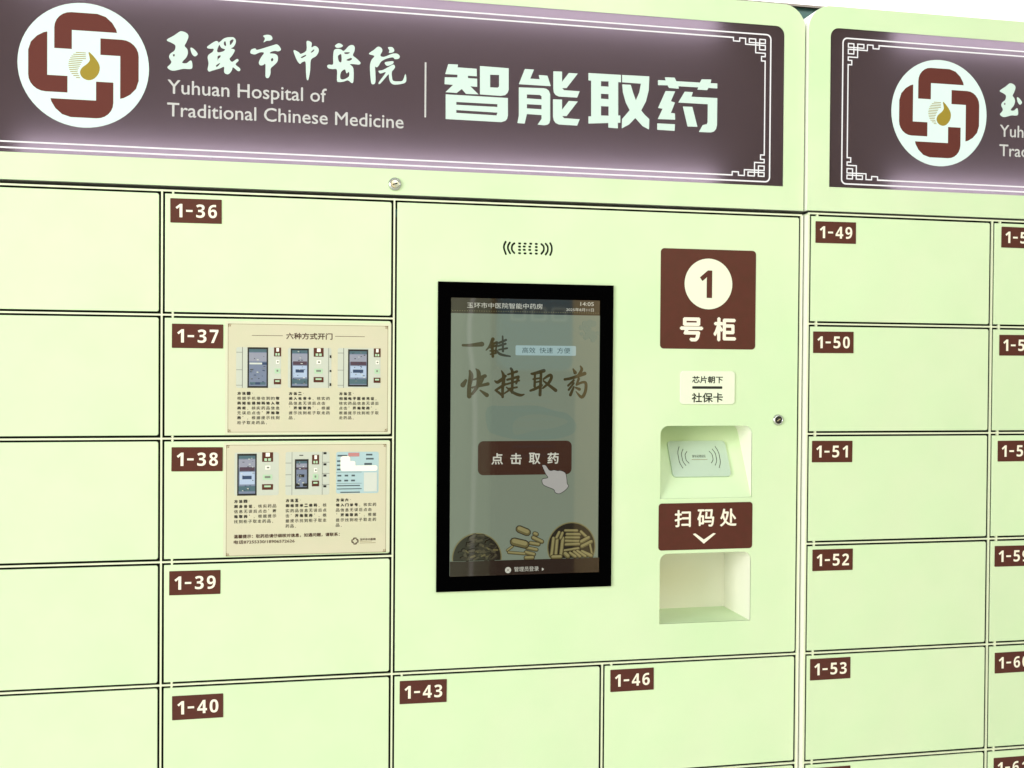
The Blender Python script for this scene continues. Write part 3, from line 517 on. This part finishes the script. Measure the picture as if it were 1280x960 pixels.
# ------------------------------------------------------------------ header with lit sign
HT = 0.3605; HB = 0.0052
def header(root, x0, x1, y0, sx0, sx1, sz0, sz1):
    mb = MB(); R_ = 0.040
    lo = rrect(x0, HB + DZ, x1, HT, R_, 10, (0, 0, 1, 1)); ho = rrect(sx0, sz0, sx1, sz1, 0.0155, 6, (0, 0, 1, 1))
    mb.plate([lo, ho], y0, y0 + 0.0015, 'paint', bevel=0.0)
    h = put('header_panel', mb, root)
    # rounded return along the outline, 16 cm deep
    mb = MB(); D_ = 0.16; n = len(lo); V = []
    for (x, z) in lo: V += [(x, y0 + 0.0015, z), (x, y0 + D_, z)]
    F = [(2 * i, 2 * i + 1, (2 * i + 3) % (2 * n), (2 * i + 2) % (2 * n)) for i in range(n)]
    mb.add(V, F, 'side'); mb.poly([lo], y0 + D_, 'side'); put('header_side', mb, root)
    # light box interior: white tray behind the film
    mb = MB(); a, b, c, d = sx0 - .012, sx1 + .012, sz0 - .012, sz1 + .012; ya, yb = y0 + 0.003, y0 + 0.075
    mb.add([(a, ya, c), (b, ya, c), (b, ya, d), (a, ya, d), (a, yb, c), (b, yb, c), (b, yb, d), (a, yb, d)],
           [(4, 5, 6, 7), (0, 1, 5, 4), (2, 3, 7, 6), (1, 2, 6, 5), (3, 0, 4, 7)], 'boxwhite')
    put('light_box', mb, root)
    mb = MB(); mb.poly([rrect(sx0 - .01, sz0 - .01, sx1 + .01, sz1 + .01)], y0 + 0.0028, 'film')
    s = put('sign_face', mb, root)
    # the LED strips that light it
    for z, dz_ in ((sz0 + 0.002, 1), (sz1 - 0.002, -1)):
        l = bpy.data.lights.new('led_strip', 'AREA'); l.shape = 'RECTANGLE'; l.size = (sx1 - sx0) - 0.24; l.size_y = 0.008
        l.energy = LEDW; l.color = (1.0, 0.96, 1.0)
        o = bpy.data.objects.new('led_strip', l); COL.objects.link(o); o.parent = root
        p = Vector(((sx0 + sx1) / 2, y0 + 0.024, z)); o.location = p - wloc(root)
        o.rotation_euler = Vector((0, -0.75, dz_ * 0.66)).to_track_quat('-Z', 'X').to_euler()
        # keep the strip's long side along x
        zax = -Vector((0, -0.75, dz_ * 0.66)).normalized(); xax = Vector((1, 0, 0)); yax = zax.cross(xax)
        o.rotation_euler = Matrix((xax, yax, zax)).transposed().to_euler()
    return s, y0 + 0.0024
LEDW = 0.30
SL, yl = header(CL, -0.3625, 1.0606, 0.0, -0.3265, 1.0228, 0.0482, 0.3222)
SR, yr = header(CR, XR0, 2.4912, YR, 1.1040, 2.4530, 0.0492, 0.3235)

def logo(mb, cx, cz, r, y, red='logored', disc='disc'):
    if disc: mb.poly([circle(cx, cz, r, 64)], y, disc)
    base = []
    def arc(c, rr, a0, a1, n=6): return [(c[0] + rr * math.cos(math.radians(a0 + (a1 - a0) * k / n)), c[1] + rr * math.sin(math.radians(a0 + (a1 - a0) * k / n))) for k in range(n + 1)]
    base = [(-.45, .25)] + [(-.45, .58)] + arc((-.19, .58), .26, 180, 90)[1:] + [(.2, .84)] + [(.33, .80), (.43, .71), (.49, .61), (.505, .555)] + [(-.185, .555), (-.185, .25)]
    for k in range(4):
        mb.poly([[(cx + r * x, cz + r * z) for x, z in base]], y - 0.0002, red)
        base = [(z, -x) for x, z in base]
    if disc:
        drop = [(.07, .22), (.16, .14), (.235, .02), (.23, -.1), (.16, -.2), (.07, -.235), (-.02, -.2), (-.06, -.12), (-.03, -.04), (.05, .03), (.09, .1)]
        mb.poly([smooth_loop([(cx + r * x, cz + r * z) for x, z in drop])], y - 0.0002, 'gold')
        for i in range(14):
            z = .20 - i * .031; xl = -math.sqrt(max(0, .235 ** 2 - z * z)); xr = .03 if z > .08 else (-.02 - (.08 - z) * .45 if z > -.1 else -.1 + (-.1 - z) * .4)
            mb.poly([rrect(cx + r * xl, cz + r * (z - .006), cx + r * xr, cz + r * (z + .006))], y - 0.0002, 'gold')
CLX, CLZ = -0.1135, 0.1835
def sign_art(sign, y, ox, oz, mirror_x0, mirror_x1, zlo, zhi):
    """everything printed on the film; ox, oz = shift against the left sign"""
    y -= 0.0003
    sh = lambda lp: [(p[0] + ox, p[1] + oz) for p in lp]
    mb = MB(); logo(mb, CLX + ox, CLZ + oz, 0.0936, y); put('logo', mb, sign)
    mb = MB()
    for lp in CALG: mb.poly([smooth_loop(sh(l), 3) for l in lp], y, 'letter')
    put('hospital_name', mb, sign)
    mb = MB()
    mb.text('Yuhuan Hospital of', (0.0073 + ox, 0.1415 + oz, 0.2476 + ox, 0.1700 + oz), y, 'latin', bold=0.0005)
    mb.text('Traditional Chinese Medicine', (0.0068 + ox, 0.1135 + oz, 0.3691 + ox, 0.1350 + oz), y, 'latin', bold=0.0005)
    put('english_name', mb, sign)
    mb = MB(); mb.poly([rrect(0.4024 + ox, 0.1335 + oz, 0.4052 + ox, 0.2215 + oz)], y, 'latin'); put('divider', mb, sign)
    mb = MB()
    for lp in TITG: mb.poly([sh(l) for l in lp], y, 'letter')
    put('title_lettering', mb, sign)
    # double border with fret corners
    mb = MB(); t = 0.0024
    xa, xb, za, zb = mirror_x0 + 0.0232, mirror_x1 - 0.0232, zlo + 0.0058, zhi - 0.0145
    o1 = rrect(xa, za, xb, zb, 0.009, 6); o2 = rrect(xa + t, za + t, xb - t, zb - t, 0.007, 6); mb.poly([o1, o2], y, 'line')
    ia, ib, ja, jb = mirror_x0 + 0.0345, mirror_x1 - 0.0345, zlo + 0.0160, zhi - 0.0245
    u = 0.0055
    X = [0, .0105, .0177, .0295, .0362, .0470, .0585]; Z = [0, .0064, .0100, .0175, .0232, .0290, .0365, .0370]
    def fret(sx, sz, cx, cz):
        q = lambda x, z: (cx + sx * x, cz - sz * z)
        L_ = lambda *p: mb.line([q(*a) for a in p], t * .85, y, 'line')
        L_((0, 0), (X[1], 0), (X[1], Z[1]), (0, Z[1]), (0, 0)); L_((0, Z[2]), (X[1], Z[2]), (X[1], Z[3]), (0, Z[3]), (0, Z[2]))
        L_((X[2], 0), (X[3], 0), (X[3], Z[1]), (X[2], Z[1]), (X[2], 0)); L_((X[1], Z[1]), (X[2], Z[1])); L_((X[1], Z[1]), (X[1], Z[2]))
        L_((X[5], .0), (X[5], .0052), (X[4] + .0045, .0052)) if 0 else None
        L_((X[6], .001), (X[6] - .0002, .0058), (X[5], .0058), (X[5], 0.0), (X[4], 0.0), (X[4], Z[2]), (X[1], Z[2]))
        L_((X[2], Z[1]), (X[2], Z[4]), (0, Z[4]), (0, Z[5]), (.0068, Z[5]), (.0068, Z[6]), (0.001, Z[6]))
    fret(1, 1, ia, jb); fret(-1, 1, ib, jb); fret(1, -1, ia, ja); fret(-1, -1, ib, ja)
    mb.line([(ia + X[6], jb), (ib - X[6], jb)], t, y, 'line'); mb.line([(ia + X[6], ja), (ib - X[6], ja)], t, y, 'line')
    mb.line([(ia, jb - Z[6]), (ia, ja + Z[6])], t * .9, y, 'line'); mb.line([(ib, jb - Z[6]), (ib, ja + Z[6])], t * .9, y, 'line')
    put('border_line', mb, sign)
def group(loops):
    """outer loops with the holes that lie in them"""
    def area_(l): return sum(a[0] * b[1] - b[0] * a[1] for a, b in zip(l, l[1:] + l[:1])) / 2
    def inside(p, l):
        c = False
        for a, b in zip(l, l[1:] + l[:1]):
            if (a[1] > p[1]) != (b[1] > p[1]) and p[0] < (b[0] - a[0]) * (p[1] - a[1]) / (b[1] - a[1]) + a[0]: c = not c
        return c
    L_ = [[tuple(p) for p in l] for l in loops]; out = []; holes = []
    for i, l in enumerate(L_):
        c = (sum(p[0] for p in l) / len(l), sum(p[1] for p in l) / len(l))
        own = [j for j, m in enumerate(L_) if j != i and abs(area_(m)) > abs(area_(l)) and all(inside(p, m) for p in l)]
        if own: holes.append((own[0], l))
        else: out.append((i, l))
    return [[l] + [h for j, h in holes if j == i] for i, l in out]
TITG = group(DATA['title']); CALG = group(DATA['calli'])
sign_art(SL, yl, 0, 0, -0.3265, 1.0228, 0.0482, 0.3222)
sign_art(SR, yr, 1.4290, 0.0048, 1.1040, 2.4530, 0.0492, 0.3235)

def keylock(root, cx, cz, r, y, dark=False, key=0.0):
    mb = MB()
    mb.lathe([(r * 1.35, y - 0.0001), (r * 1.3, y - 0.0022), (r * 1.0, y - 0.0042), (r * .92, y - 0.0042), (r * .88, y - 0.0020), (r * .86, y + .001)], cx, cz, 'steel')
    o = put('key_lock', mb, root, smooth=True)
    mb = MB(); mb.lathe([(r * .84, y), (r * .80, y - 0.0030), (0.0001, y - 0.0034)], cx, cz, 'slot' if dark else 'steel'); put('lock_barrel', mb, o)
    c, s_ = math.cos(key), math.sin(key); mb = MB(); q = [(-.5, -.12), (.5, -.12), (.5, .12), (-.5, .12)]
    mb.add([(cx + r * (a * c - b * s_), y - 0.0040, cz + r * (a * s_ + b * c)) for a, b in q], [(0, 1, 2, 3)], 'steel' if dark else 'slot'); put('keyhole', mb, o)
keylock(CL, DATA['lock2'][0], DATA['lock2'][1], 0.0080, 0.0, False, 0.3)

# ------------------------------------------------------------------ control panel
px0, px1 = LX[2] + RIB / 2 + GAP, XC - RIB / 2 - GAP; pz1, pz0 = -RIB / 2 - GAP, -4 * PH + RIB / 2 + GAP
N = DATA['pn']; DP = DATA['disp']
n1, n2 = N['n1'], N['n2']
n1L = rrect(n1[0], n1[1], n1[2], n1[3], 0.014, 6, (0, 0, 1, 1)); n2L = rrect(n2[0], n2[1], n2[2], n2[3], 0.014, 6, (0, 0, 1, 1))
bz = (0.4256, -0.6303, 0.7196, -0.1293)
holes = [stroke_loop(a, 0.0034) for a in DATA['gr']['arcs']] + [rrect(p[0] - .0027, p[1] - .0017, p[0] + .0027, p[1] + .0017, .0016, 3) for p in DATA['gr']['dots']]
mb = MB(); mb.plate([rrect(px0, pz0, px1, pz1, .003, 3, (0, 1, 1, 0)), n1L, n2L] + holes, 0.0, 0.0020, 'paint')
CP = put('control_panel', mb, CL)
mb = MB(); a = DATA['gr']['arcs']; mb.box(a[0][0][0] - .01, 0.006, -.115, a[5][0][0] + .01, .008, -.06, 'dark'); put('speaker', mb, CP)
def tube(loop, y0, depth_of, m, m2=None, m3=None):
    mb = MB(); n = len(loop); V = []
    for (x, z) in loop: V += [(x, y0, z), (x, y0 + depth_of(z), z)]
    mb.add(V, [(2 * i, (2 * i + 2) % (2 * n), (2 * i + 3) % (2 * n), 2 * i + 1) for i in range(n)], m)
    if m2: mb.m[0] = mb.mi(m2)
    V2, F2 = fill([loop]); mb.add([(x, y0 + depth_of(z), z) for x, z, _ in V2], F2, m3 or m)
    return mb
# ID card niche: its back is a ramp from the lower front edge to the upper back
slope = 0.067 / (n1[3] - n1[1])
n1D = put('card_niche', tube(n1L, 0.0005, lambda z: 0.0012 + (z - n1[1]) * slope, 'niche', None, 'paint'), CL)
n2D = put('scan_niche', tube(n2L, 0.0005, lambda z: 0.115, 'niche', 'paint'), CL)
# reader plate on the ramp
def ramp(u, v, up=0.0):
    z = n1[1] + v; ln = math.hypot(1, slope); return (u, 0.0017 + v * slope - up / ln, z + up * slope / ln)
rx0, rx1, rv0, rv1 = 0.8345, 0.9405, 0.0335, 0.0925
mb = MB(); lp = rrect(rx0, rv0, rx1, rv1, .006, 5); V = [ramp(x, v, 0.0036) for x, v in lp] + [ramp(x, v, 0.0002) for x, v in lp]; n = len(lp)
mb.add(V, [tuple(range(n))] + [(i, n + i, n + (i + 1) % n, (i + 1) % n) for i in range(n)], 'reader')
rim = rrect(rx0 + .002, rv0 + .002, rx1 - .002, rv1 - .002, .005, 5)
RD = put('card_reader', mb, n1D)
mb = MB()
def on_ramp(loop, m, up):
    V_, F_ = fill([loop]); mb.add([ramp(x, v, up) for x, v, _ in V_], F_, m)
rw, rh = rx1 - rx0, rv1 - rv0; cxr, cvr = (rx0 + rx1) / 2, (rv0 + rv1) / 2 + .002
for i, (fx, hh) in enumerate(((.355, .30), (.295, .23), (.235, .165))):
    for s in (-1, 1):
        pts = [(cxr + s * (fx * rw - .0045), cvr + hh * rh), (cxr + s * (fx * rw - .0005), cvr + hh * rh * .5), (cxr + s * fx * rw, cvr), (cxr + s * (fx * rw - .0005), cvr - hh * rh * .5), (cxr + s * (fx * rw - .0045), cvr - hh * rh)]
        on_ramp(stroke_loop(pts, .0010), 'ink', 0.0039)
V_, F_ = text_geo('身份证感应区'); xs = [v[0] for v in V_]; zs = [v[1] for v in V_]
mb.add([ramp(cxr - .0125 + (v[0] - min(xs)) / (max(xs) - min(xs)) * .025, cvr - .0005 + (v[1] - min(zs)) / (max(zs) - min(zs)) * .0045, .0039) for v in V_], F_, 'ink')
on_ramp(rrect(cxr - .0145, cvr - .0042, cxr + .0145, cvr - .0035), 'tan', .0039)
put('reader_print', mb, n1D)

# vinyl signs
def vinyl(name, box_, r, parts, label):
    mb = MB(); mb.plate([rrect(*box_, r, 6)], -0.0005, -0.0001, 'maroon')
    for p in parts: p(mb)
    return put(name, mb, CL, label=label)
ccx, ccz, ccr = DATA['circ']
vinyl('cabinet_number_sign', N['sgn'], 0.0065, [
    lambda mb: mb.poly([circle(ccx, ccz, ccr, 48)], -0.0007, 'plastic'),
    lambda mb: mb.text(DIG['1'], N['s1'], -0.0009, 'maroon', bold=.0006),
    lambda mb: mb.text('号', N['hao'], -0.0007, 'ivory', bold=.0030),
    lambda mb: mb.text('柜', N['gui'], -0.0007, 'ivory', bold=.0028)], 'maroon sign reading 1 over two white characters')
ch = DATA['chev']
vinyl('scan_sign', N['scan'], 0.0055, [
    lambda mb: mb.text('扫', N['sa'], -0.0007, 'ivory', bold=.0013), lambda mb: mb.text('码', N['ma'], -0.0007, 'ivory', bold=.0013),
    lambda mb: mb.text('处', N['chu'], -0.0007, 'ivory', bold=.0013),
    lambda mb: mb.poly([[(ch[0][0] - .001, ch[0][1] + .001), (ch[0][0] + .0035, ch[0][1] + .002), (ch[1][0], ch[1][1] + .0035), (ch[2][0] - .0035, ch[2][1] + .002), (ch[2][0] + .001, ch[2][1] + .001), (ch[1][0], ch[1][1] - .0035)]], -0.0007, 'ivory')],
    'maroon sign above the lower niche with a white chevron')
mb = MB(); mb.plate([rrect(*N['tag'], 0.006, 5)], -0.0022, -0.0001, 'plastic', bevel=.0006)
TG = put('card_slot', mb, CL)
mb = MB(); mb.poly([rrect(*N['bar'], 0.0015, 3)], -0.0024, 'slot'); mb.text('芯片朝下', N['t1'], -0.0024, 'blackink', bold=.0006); mb.text('社保卡', N['t2'], -0.0024, 'blackink', bold=.0007)
put('slot_print', mb, TG)
keylock(CL, DATA['lock1'][0], DATA['lock1'][1], 0.0072, 0.0, True, 0.55)

# ------------------------------------------------------------------ touch screen
mb = MB(); dx0, dz0, dx1, dz1 = 0.4470, -0.6054, 0.6970, -0.1546
mb.plate([rrect(*bz), rrect(dx0, dz0, dx1, dz1)], -0.0035, 0.0, 'bezel', bevel=0.0003)
TS = put('touch_screen', mb, CL)
mb = MB(); mb.poly([rrect(dx0 - .001, dz0 - .001, dx1 + .001, dz1 + .001)], -0.0006, 's_bg'); DS = put('display', mb, TS)
S = DATA['scr']; y = [-0.0007]
def ny(): y[0] -= 0.00002; return y[0]
mb = MB()
for i, l in enumerate(DATA['mtn']): mb.poly([smooth_loop([tuple(p) for p in l])], ny(), ('s_mtn', 's_mtn2')[i])
hx = S['hdr']; mb.poly([rrect(dx0, hx[1], dx1, dz1)], ny(), 's_bar')
for i in range(62): mb.poly([rrect(dx0 + .002 + i * .004, hx[1] + .0036, dx0 + .0036 + i * .004, hx[1] + .0046)], y[0] - .00002, 's_rim')
y[0] -= .00004
mb.text('玉环市中医院智能中药房', S['hname'], ny(), 's_white')
mb.text('14:05', S['time'], ny(), 's_white'); mb.text('2025年8月11日', S['date'], ny(), 's_white')
for b in DATA['brush']:
    mb.poly([stroke_loop([tuple(p) for p in b])], ny(), 's_ink')
mb.poly([rrect(*S['tag'], .002, 3)], ny(), 's_tag'); mb.text('高效  快速  方便', S['tagt'], ny(), 's_dark')
# drawn tree and rooftops, faint
for i in range(26):
    a = random.uniform(0, 6.28); rr = random.uniform(0, .02)
    mb.poly([circle(.678 + rr * math.cos(a) * .8, -.207 + rr * math.sin(a), random.uniform(.002, .005), 8)], ny(), 's_mtn')
put('screen_print', mb, TS)
mb = MB(); bt = S['btn']; mb.poly([rrect(*bt, .009, 6)], ny(), 's_btn')
for c, k in zip('点击取药', ('b1', 'b2', 'b3', 'b4')): mb.text(c, S[k], ny(), 's_white', bold=.0008)
y[0] -= .0002
H = smooth_loop([tuple(p) for p in DATA['hand']]); hc = (sum(p[0] for p in H) / len(H), sum(p[1] for p in H) / len(H))
mb.poly([H], ny(), 's_hand')
mb.poly([stroke_loop(H + H[:1], .0009, 1)], ny(), 's_line')
put('screen_button', mb, TS)
mb = MB(); ft = S['foot']; fz = ft[3]
def clip_circ(cx, cz, r): return [(x, max(z, fz)) for x, z in circle(cx, cz, r, 48)]
for (cx, cz, r), kind in ((DATA['bowlL'], 0), (DATA['bowlR'], 1)):
    cl = lambda l: [(min(max(x, dx0), dx1), z) for x, z in l]
    mb.poly([cl(clip_circ(cx, cz, r))], ny(), 's_rim'); mb.poly([cl(clip_circ(cx, cz, r - .0018))], ny(), 's_bowl')
def bits(L, m1, m2):
    for i, (p, q, w_) in enumerate(L):
        if min(p[1], q[1]) < fz + w_ * .4: p = (p[0], max(p[1], fz + w_ * .5)); q = (q[0], max(q[1], fz + w_ * .5))
        mb.poly([stroke_loop([tuple(p), tuple(q)], w_ * 1.5, 1, 4)], ny(), 's_bowl')
        mb.poly([stroke_loop([tuple(p), tuple(q)], w_ * 1.2, 1, 4)], ny(), m2)
        mb.poly([stroke_loop([(p[0], p[1] + w_ * .16), (q[0], q[1] + w_ * .16)], w_ * .7, 1, 4)], ny(), m1)
bits(DATA['sticks'], 's_stick', 's_stick2'); bits(DATA['herbs'][:4], 's_stick', 's_stick2'); bits(DATA['herbs'][4:], 's_herb', 's_herb2')
for i in range(70):
    a = random.uniform(0, 6.28); rr = DATA['bowlL'][2] * .86 * math.sqrt(random.random()); cx = DATA['bowlL'][0] + rr * math.cos(a); cz = DATA['bowlL'][1] + rr * math.sin(a)
    if cz < fz + .003: continue
    t = random.uniform(-.8, .8); l = random.uniform(.002, .005)
    mb.poly([stroke_loop([(cx - l * math.cos(t), cz - l * math.sin(t)), (cx + l * math.cos(t), cz + l * math.sin(t))], random.uniform(.002, .004), 1, 4)], ny(), random.choice(['s_herb', 's_herb2', 's_stick2', 's_bowl']))
mb.poly([rrect(dx0, dz0, dx1, fz)], ny(), 's_foot')
fc = S['fc']; mb.poly([circle((fc[0] + fc[2]) / 2, (fc[1] + fc[3]) / 2, (fc[3] - fc[1]) / 2, 20)], ny(), 's_white')
c_ = ((fc[0] + fc[2]) / 2, (fc[1] + fc[3]) / 2); q = .0022
mb.line([(c_[0] - q, c_[1] - q), (c_[0] + q, c_[1] + q)], .0006, ny(), 's_foot'); mb.line([(c_[0] - q, c_[1] + q), (c_[0] + q, c_[1] - q)], .0006, ny(), 's_foot')
mb.text('管理员登录', S['ft'], ny(), 's_white'); fa = S['fa']
mb.poly([[(fa[0], fa[1]), (fa[2], (fa[1] + fa[3]) / 2), (fa[0], fa[3])]], ny(), 's_white')
put('screen_footer', mb, TS)

# ------------------------------------------------------------------ instruction sheets stuck on two doors
PC = {k: mat('print_' + k, srgb(*c), 0.45) for k, c in {'grey': (196, 202, 190), 'grey2': (206, 212, 204), 'lineg': (120, 124, 116), 'scr1': (112, 124, 150), 'scr2': (142, 146, 164), 'scr3': (170, 188, 216),
      'dk': (18, 20, 22), 'purp': (72, 52, 70), 'teal': (70, 100, 112), 'navy': (40, 62, 96), 'pt': (176, 210, 176), 'ticket': (172, 200, 206), 'ink': (70, 84, 92), 'pink': (190, 130, 130), 'white': (250, 248, 236)}.items()}
def photo(mb, b, kind, y):
    x0, z0, x1, z1 = b; W, H_ = x1 - x0, z1 - z0; yy = [y]
    def R_(a, b_, c, d, k, r=0):
        a, b_, c, d = max(0, a), max(0, b_), min(1, c), min(1, d); yy[0] -= .00002
        mb.poly([rrect(x0 + a * W, z1 - d * H_, x0 + c * W, z1 - b_ * H_, r, 4)], yy[0], PC[k] if k in PC else M[k])
    if kind < 5:
        R_(0, 0, 1, 1, 'grey', .003)
        sx0, sx1, sy0, sy1 = ((.25, .71, 0, 1), (.06, .48, .02, 1), (.24, .71, .03, .97), (.06, .5, .03, 1), (.21, .52, .17, .86))[kind]
        if kind in (0, 2): 
            for t in (.12, .55, .93): R_(0, t, .13, t + .012, 'lineg')
            R_(.13, 0, .145, 1, 'lineg')
        if kind == 4:
            for t in (.25, .52, .78): R_(0, t, .13, t + .012, 'lineg')
            for t in (.24, .50, .76): R_(.84, t, 1, t + .012, 'lineg')
            R_(.14, 0, .15, 1, 'lineg'); R_(.83, 0, .84, 1, 'lineg'); R_(.31, .07, .40, .09, 'dk')
            for t in (.01, .27, .53, .78): R_(.86, t, .93, t + .05, 'dk')
        R_(sx0, sy0, sx1, sy1, 'dk'); m = .035
        a, b_, c, d = sx0 + m, sy0 + m * 1.3, sx1 - m, sy1 - m * 1.3; R_(a, b_, c, d, 'scr1')
        hh = d - b_; R_(a, b_, c, b_ + hh * .08, 'teal'); R_(a, b_ + hh * .1, c, b_ + hh * .33, 'scr2')
        if kind == 0: R_(a + .01, .38, c - .1, .42, 'grey2'); R_(c - .1, .37, c, .43, 'navy'); R_(a + .02, .86, c - .02, .92, 'teal'); R_(a + .14, .86, c - .14, .92, 'navy')
        elif kind < 4: R_(a + .02, .34, c - .01, .43, 'purp'); R_(a + .02, .45, c - .01, .74, 'scr3'); R_(a + .08, .54, c - .08, .62, 'navy'); R_(a, .78, c, .9, 'teal')
        else: R_(a, .36, c, .41, 'purp'); R_(a + .06, .52, c - .06, .59, 'dk'); R_(a, .73, a + .08, .8, 'dk'); R_(c - .09, .73, c, .8, 'dk')
        bx = (.84, .59, .84, .62, .60)[kind]; bw = (.16, .23, .16, .25, .16)[kind]; s0 = (0, 0, 0, 0, .07)[kind]
        R_(bx, s0, bx + bw, s0 + .22, 'maroon'); R_(bx + bw * .33, s0 + .01, bx + bw * .7, s0 + .1, 'white'); R_(bx + bw * .2, s0 + .14, bx + bw * .45, s0 + .2, 'pt'); R_(bx + bw * .55, s0 + .14, bx + bw * .8, s0 + .2, 'pt')
        R_(bx + bw * .3, s0 + .31, bx + bw * .75, s0 + .40, 'white'); R_(bx + bw * .42, s0 + .335, bx + bw * .66, s0 + .375, 'lineg')
        R_(bx + .02, .52, bx + bw - .02, .64, 'pt'); R_(bx + .06, .55, bx + bw - .06, .60, 'lineg')
        t0 = (.78, .73, .74, .74, .67)[kind]; R_(bx, t0, bx + bw, t0 + .13, 'maroon'); R_(bx + bw * .2, t0 + .03, bx + bw * .8, t0 + .07, 'pt')
        if kind == 1: R_(.93, 0, .94, 1, 'lineg'); R_(.96, .18, 1, .25, 'dk'); R_(.96, .55, 1, .6, 'dk'); R_(.96, .88, 1, .95, 'dk')
        rg = random.Random(kind)
        for i in range(26):
            u_ = rg.uniform(a + .01, c - .06); v_ = rg.uniform(b_ + hh * .02, d - .05); R_(u_, v_, u_ + rg.uniform(.015, .05), v_ + rg.uniform(.008, .02), rg.choice(['dk', 'lineg', 'grey2', 'navy']))
    else:
        R_(0, 0, 1, 1, 'ticket', .003)
        for (a, b_, c, d) in ((.03, .07, .26, .11), (.7, .05, .85, .09), (.7, .15, .88, .19), (.66, .27, .84, .32), (.02, .2, .1, .24), (.02, .3, .1, .34), (.02, .4, .1, .44), (.03, .55, .12, .59), (.2, .55, .28, .59), (.36, .55, .44, .59),
                              (.03, .67, .12, .71), (.19, .67, .28, .71), (.35, .67, .44, .71), (.02, .8, .56, .825), (.02, .88, .6, .9), (.1, .96, .56, .985)): R_(a, b_, c, d, 'ink')
        R_(.28, .02, .54, .11, 'pink'); R_(0, .485, .6, .492, 'ink'); R_(0, .755, .6, .762, 'ink')
        R_(.1, .1, .33, .46, 'white', .004); R_(.15, .22, .45, .46, 'white', .003); R_(.15, .33, .97, .46, 'white', .003)
        R_(.65, .5, .96, .96, 'grey2')
def sheet(D_, title, texts, foot, label):
    s = D_['sheet']; y0 = -0.0006
    mb = MB(); mb.plate([rrect(*s, .0008, 2)], y0 - .0004, y0, 'margin'); yy = y0 - .0006
    f = D_['frame']; t = .0006; mb.poly([rrect(*f)], y0 - .0005, 'poster')
    mb.poly([rrect(*f), rrect(f[0] + t, f[1] + t, f[2] - t, f[3] - t)], yy, 'tan')
    for (cx, cz, sx, sz) in ((f[0], f[1], 1, 1), (f[2], f[1], -1, 1), (f[0], f[3], 1, -1), (f[2], f[3], -1, -1)):
        for (a, b, c, d) in ((0, 0, .0052, .0014), (0, 0, .0014, .0052), (.0022, .0022, .0042, .0042)):
            xs = sorted((cx + sx * a, cx + sx * c)); zs = sorted((cz + sz * b, cz + sz * d)); mb.poly([rrect(xs[0], zs[0], xs[1], zs[1])], yy - .00004 - a * .01, 'tan')
    if title:
        mb.text(title, D_['title'], yy, 'brown', bold=.0006)
        for k in ('l1', 'l2'): b = D_[k]; mb.poly([rrect(b[0], b[1], b[2], b[1] + .0007)], yy, 'brown')
    for (tb, lines) in zip(D_['tx'], texts):
        nl = len(lines); p = (tb[3] - tb[1]) / (nl - .25); full = max(len(l.replace('*', '')) for l in lines[1:-1]); cw = (tb[2] - tb[0]) / full
        for i, l in enumerate(lines):
            z = tb[3] - i * p; b_ = (i == 0); k = 0
            step = cw if i < nl - 1 and i > 0 else cw * .98
            for c in l:
                if c == '*': b_ = not b_; continue
                x = tb[0] + k * step; k += 1; hh = p * .68; ww = cw * .80
                if c in '，：。“”':
                    dzz, sz = (hh * .0, .0011) if c in '，。' else ((hh * .5, .0009) if c == '：' else (hh * .75, .0012))
                    mb.poly([rrect(x + .001, z - hh + dzz, x + .001 + sz * .8, z - hh + dzz + sz)], yy, 'ink')
                    continue
                mb.text(c, (x, z - hh, x + ww, z), yy, 'ink', bold=.0011 if b_ else .0002)
    if foot:
        mb.text('温馨提示：取药后请仔细核对信息，如遇问题，请联系：', D_['foot'], yy, 'brown', bold=.0005)
        mb.text('电话87255330/18906572626', D_['foot2'], yy, 'brown', bold=.0004)
        lg = D_['logo']; logo(mb, (lg[0] + lg[2]) / 2, (lg[1] + lg[3]) / 2, (lg[3] - lg[1]) * .62, yy, 'brown', None)
        mb.text('玉环市中医院', D_['lt'], yy, 'brown', bold=.0003)
        for k in ('lt2', 'lt3'): mb.poly([rrect(*D_[k])], yy, 'tan')
    o = put('instruction_sheet', mb); tag(o, label, 'poster', 'cream instruction sheets stuck on the locker doors')
    return o, yy
def sheet_full(D_, title, texts, foot, label, kinds):
    root = thing('instruction_sheet', ((D_['sheet'][0] + D_['sheet'][2]) / 2, -0.0006, D_['sheet'][1]), label, 'poster', 'cream instruction sheets stuck on the locker doors')
    o, yy = sheet(D_, title, texts, foot, label)
    for k in ('label', 'category', 'group'): del o[k]
    o.name = 'printed_paper'; o.parent = root; o.location = -Vector(root.location)
    for b, kd in zip(D_['ph'], kinds):
        mb = MB(); photo(mb, b, kd, yy); put('printed_photo', mb, root)
sheet_full(DATA['po1'], '六种方式开门', [
    ['方法一：', '根据手机接收到的*取', '*药短信通知码输入取', '*药柜*，核实药品信息', '无误后点击“*开箱取', '*药*”，根据提示找到', '柜子取走药品。'],
    ['方法二：', '*插入社保卡*，核实药', '品信息无误后点击', '“*开箱取药*”，根据', '提示找到柜子取走药', '品。'],
    ['方法三：', '*扫描电子医保凭证*，', '核实药品信息无误后', '点击“*开箱取药*”，', '根据提示找到柜子取', '走药品。']], False,
    'cream instruction sheet with title and three photos, on door 1-37', (0, 1, 2))
sheet_full(DATA['po2'], None, [
    ['方法四：', '*刷身份证*，核实药品', '信息无误后点击“*开', '*箱取药*”，根据提示', '找到柜子取走药品。'],
    ['方法五：', '*刷结算单二维码*，核', '实药品信息无误后点', '击“*开箱取药*”，根', '据提示找到柜子取走', '药品。'],
    ['方法六：', '*输入门诊号*，核实药', '品信息无误后点击', '“*开箱取药*”，根据', '提示找到柜子取走药', '品。']], True,
    'cream instruction sheet with phone number footer, on door 1-38', (3, 4, 5))
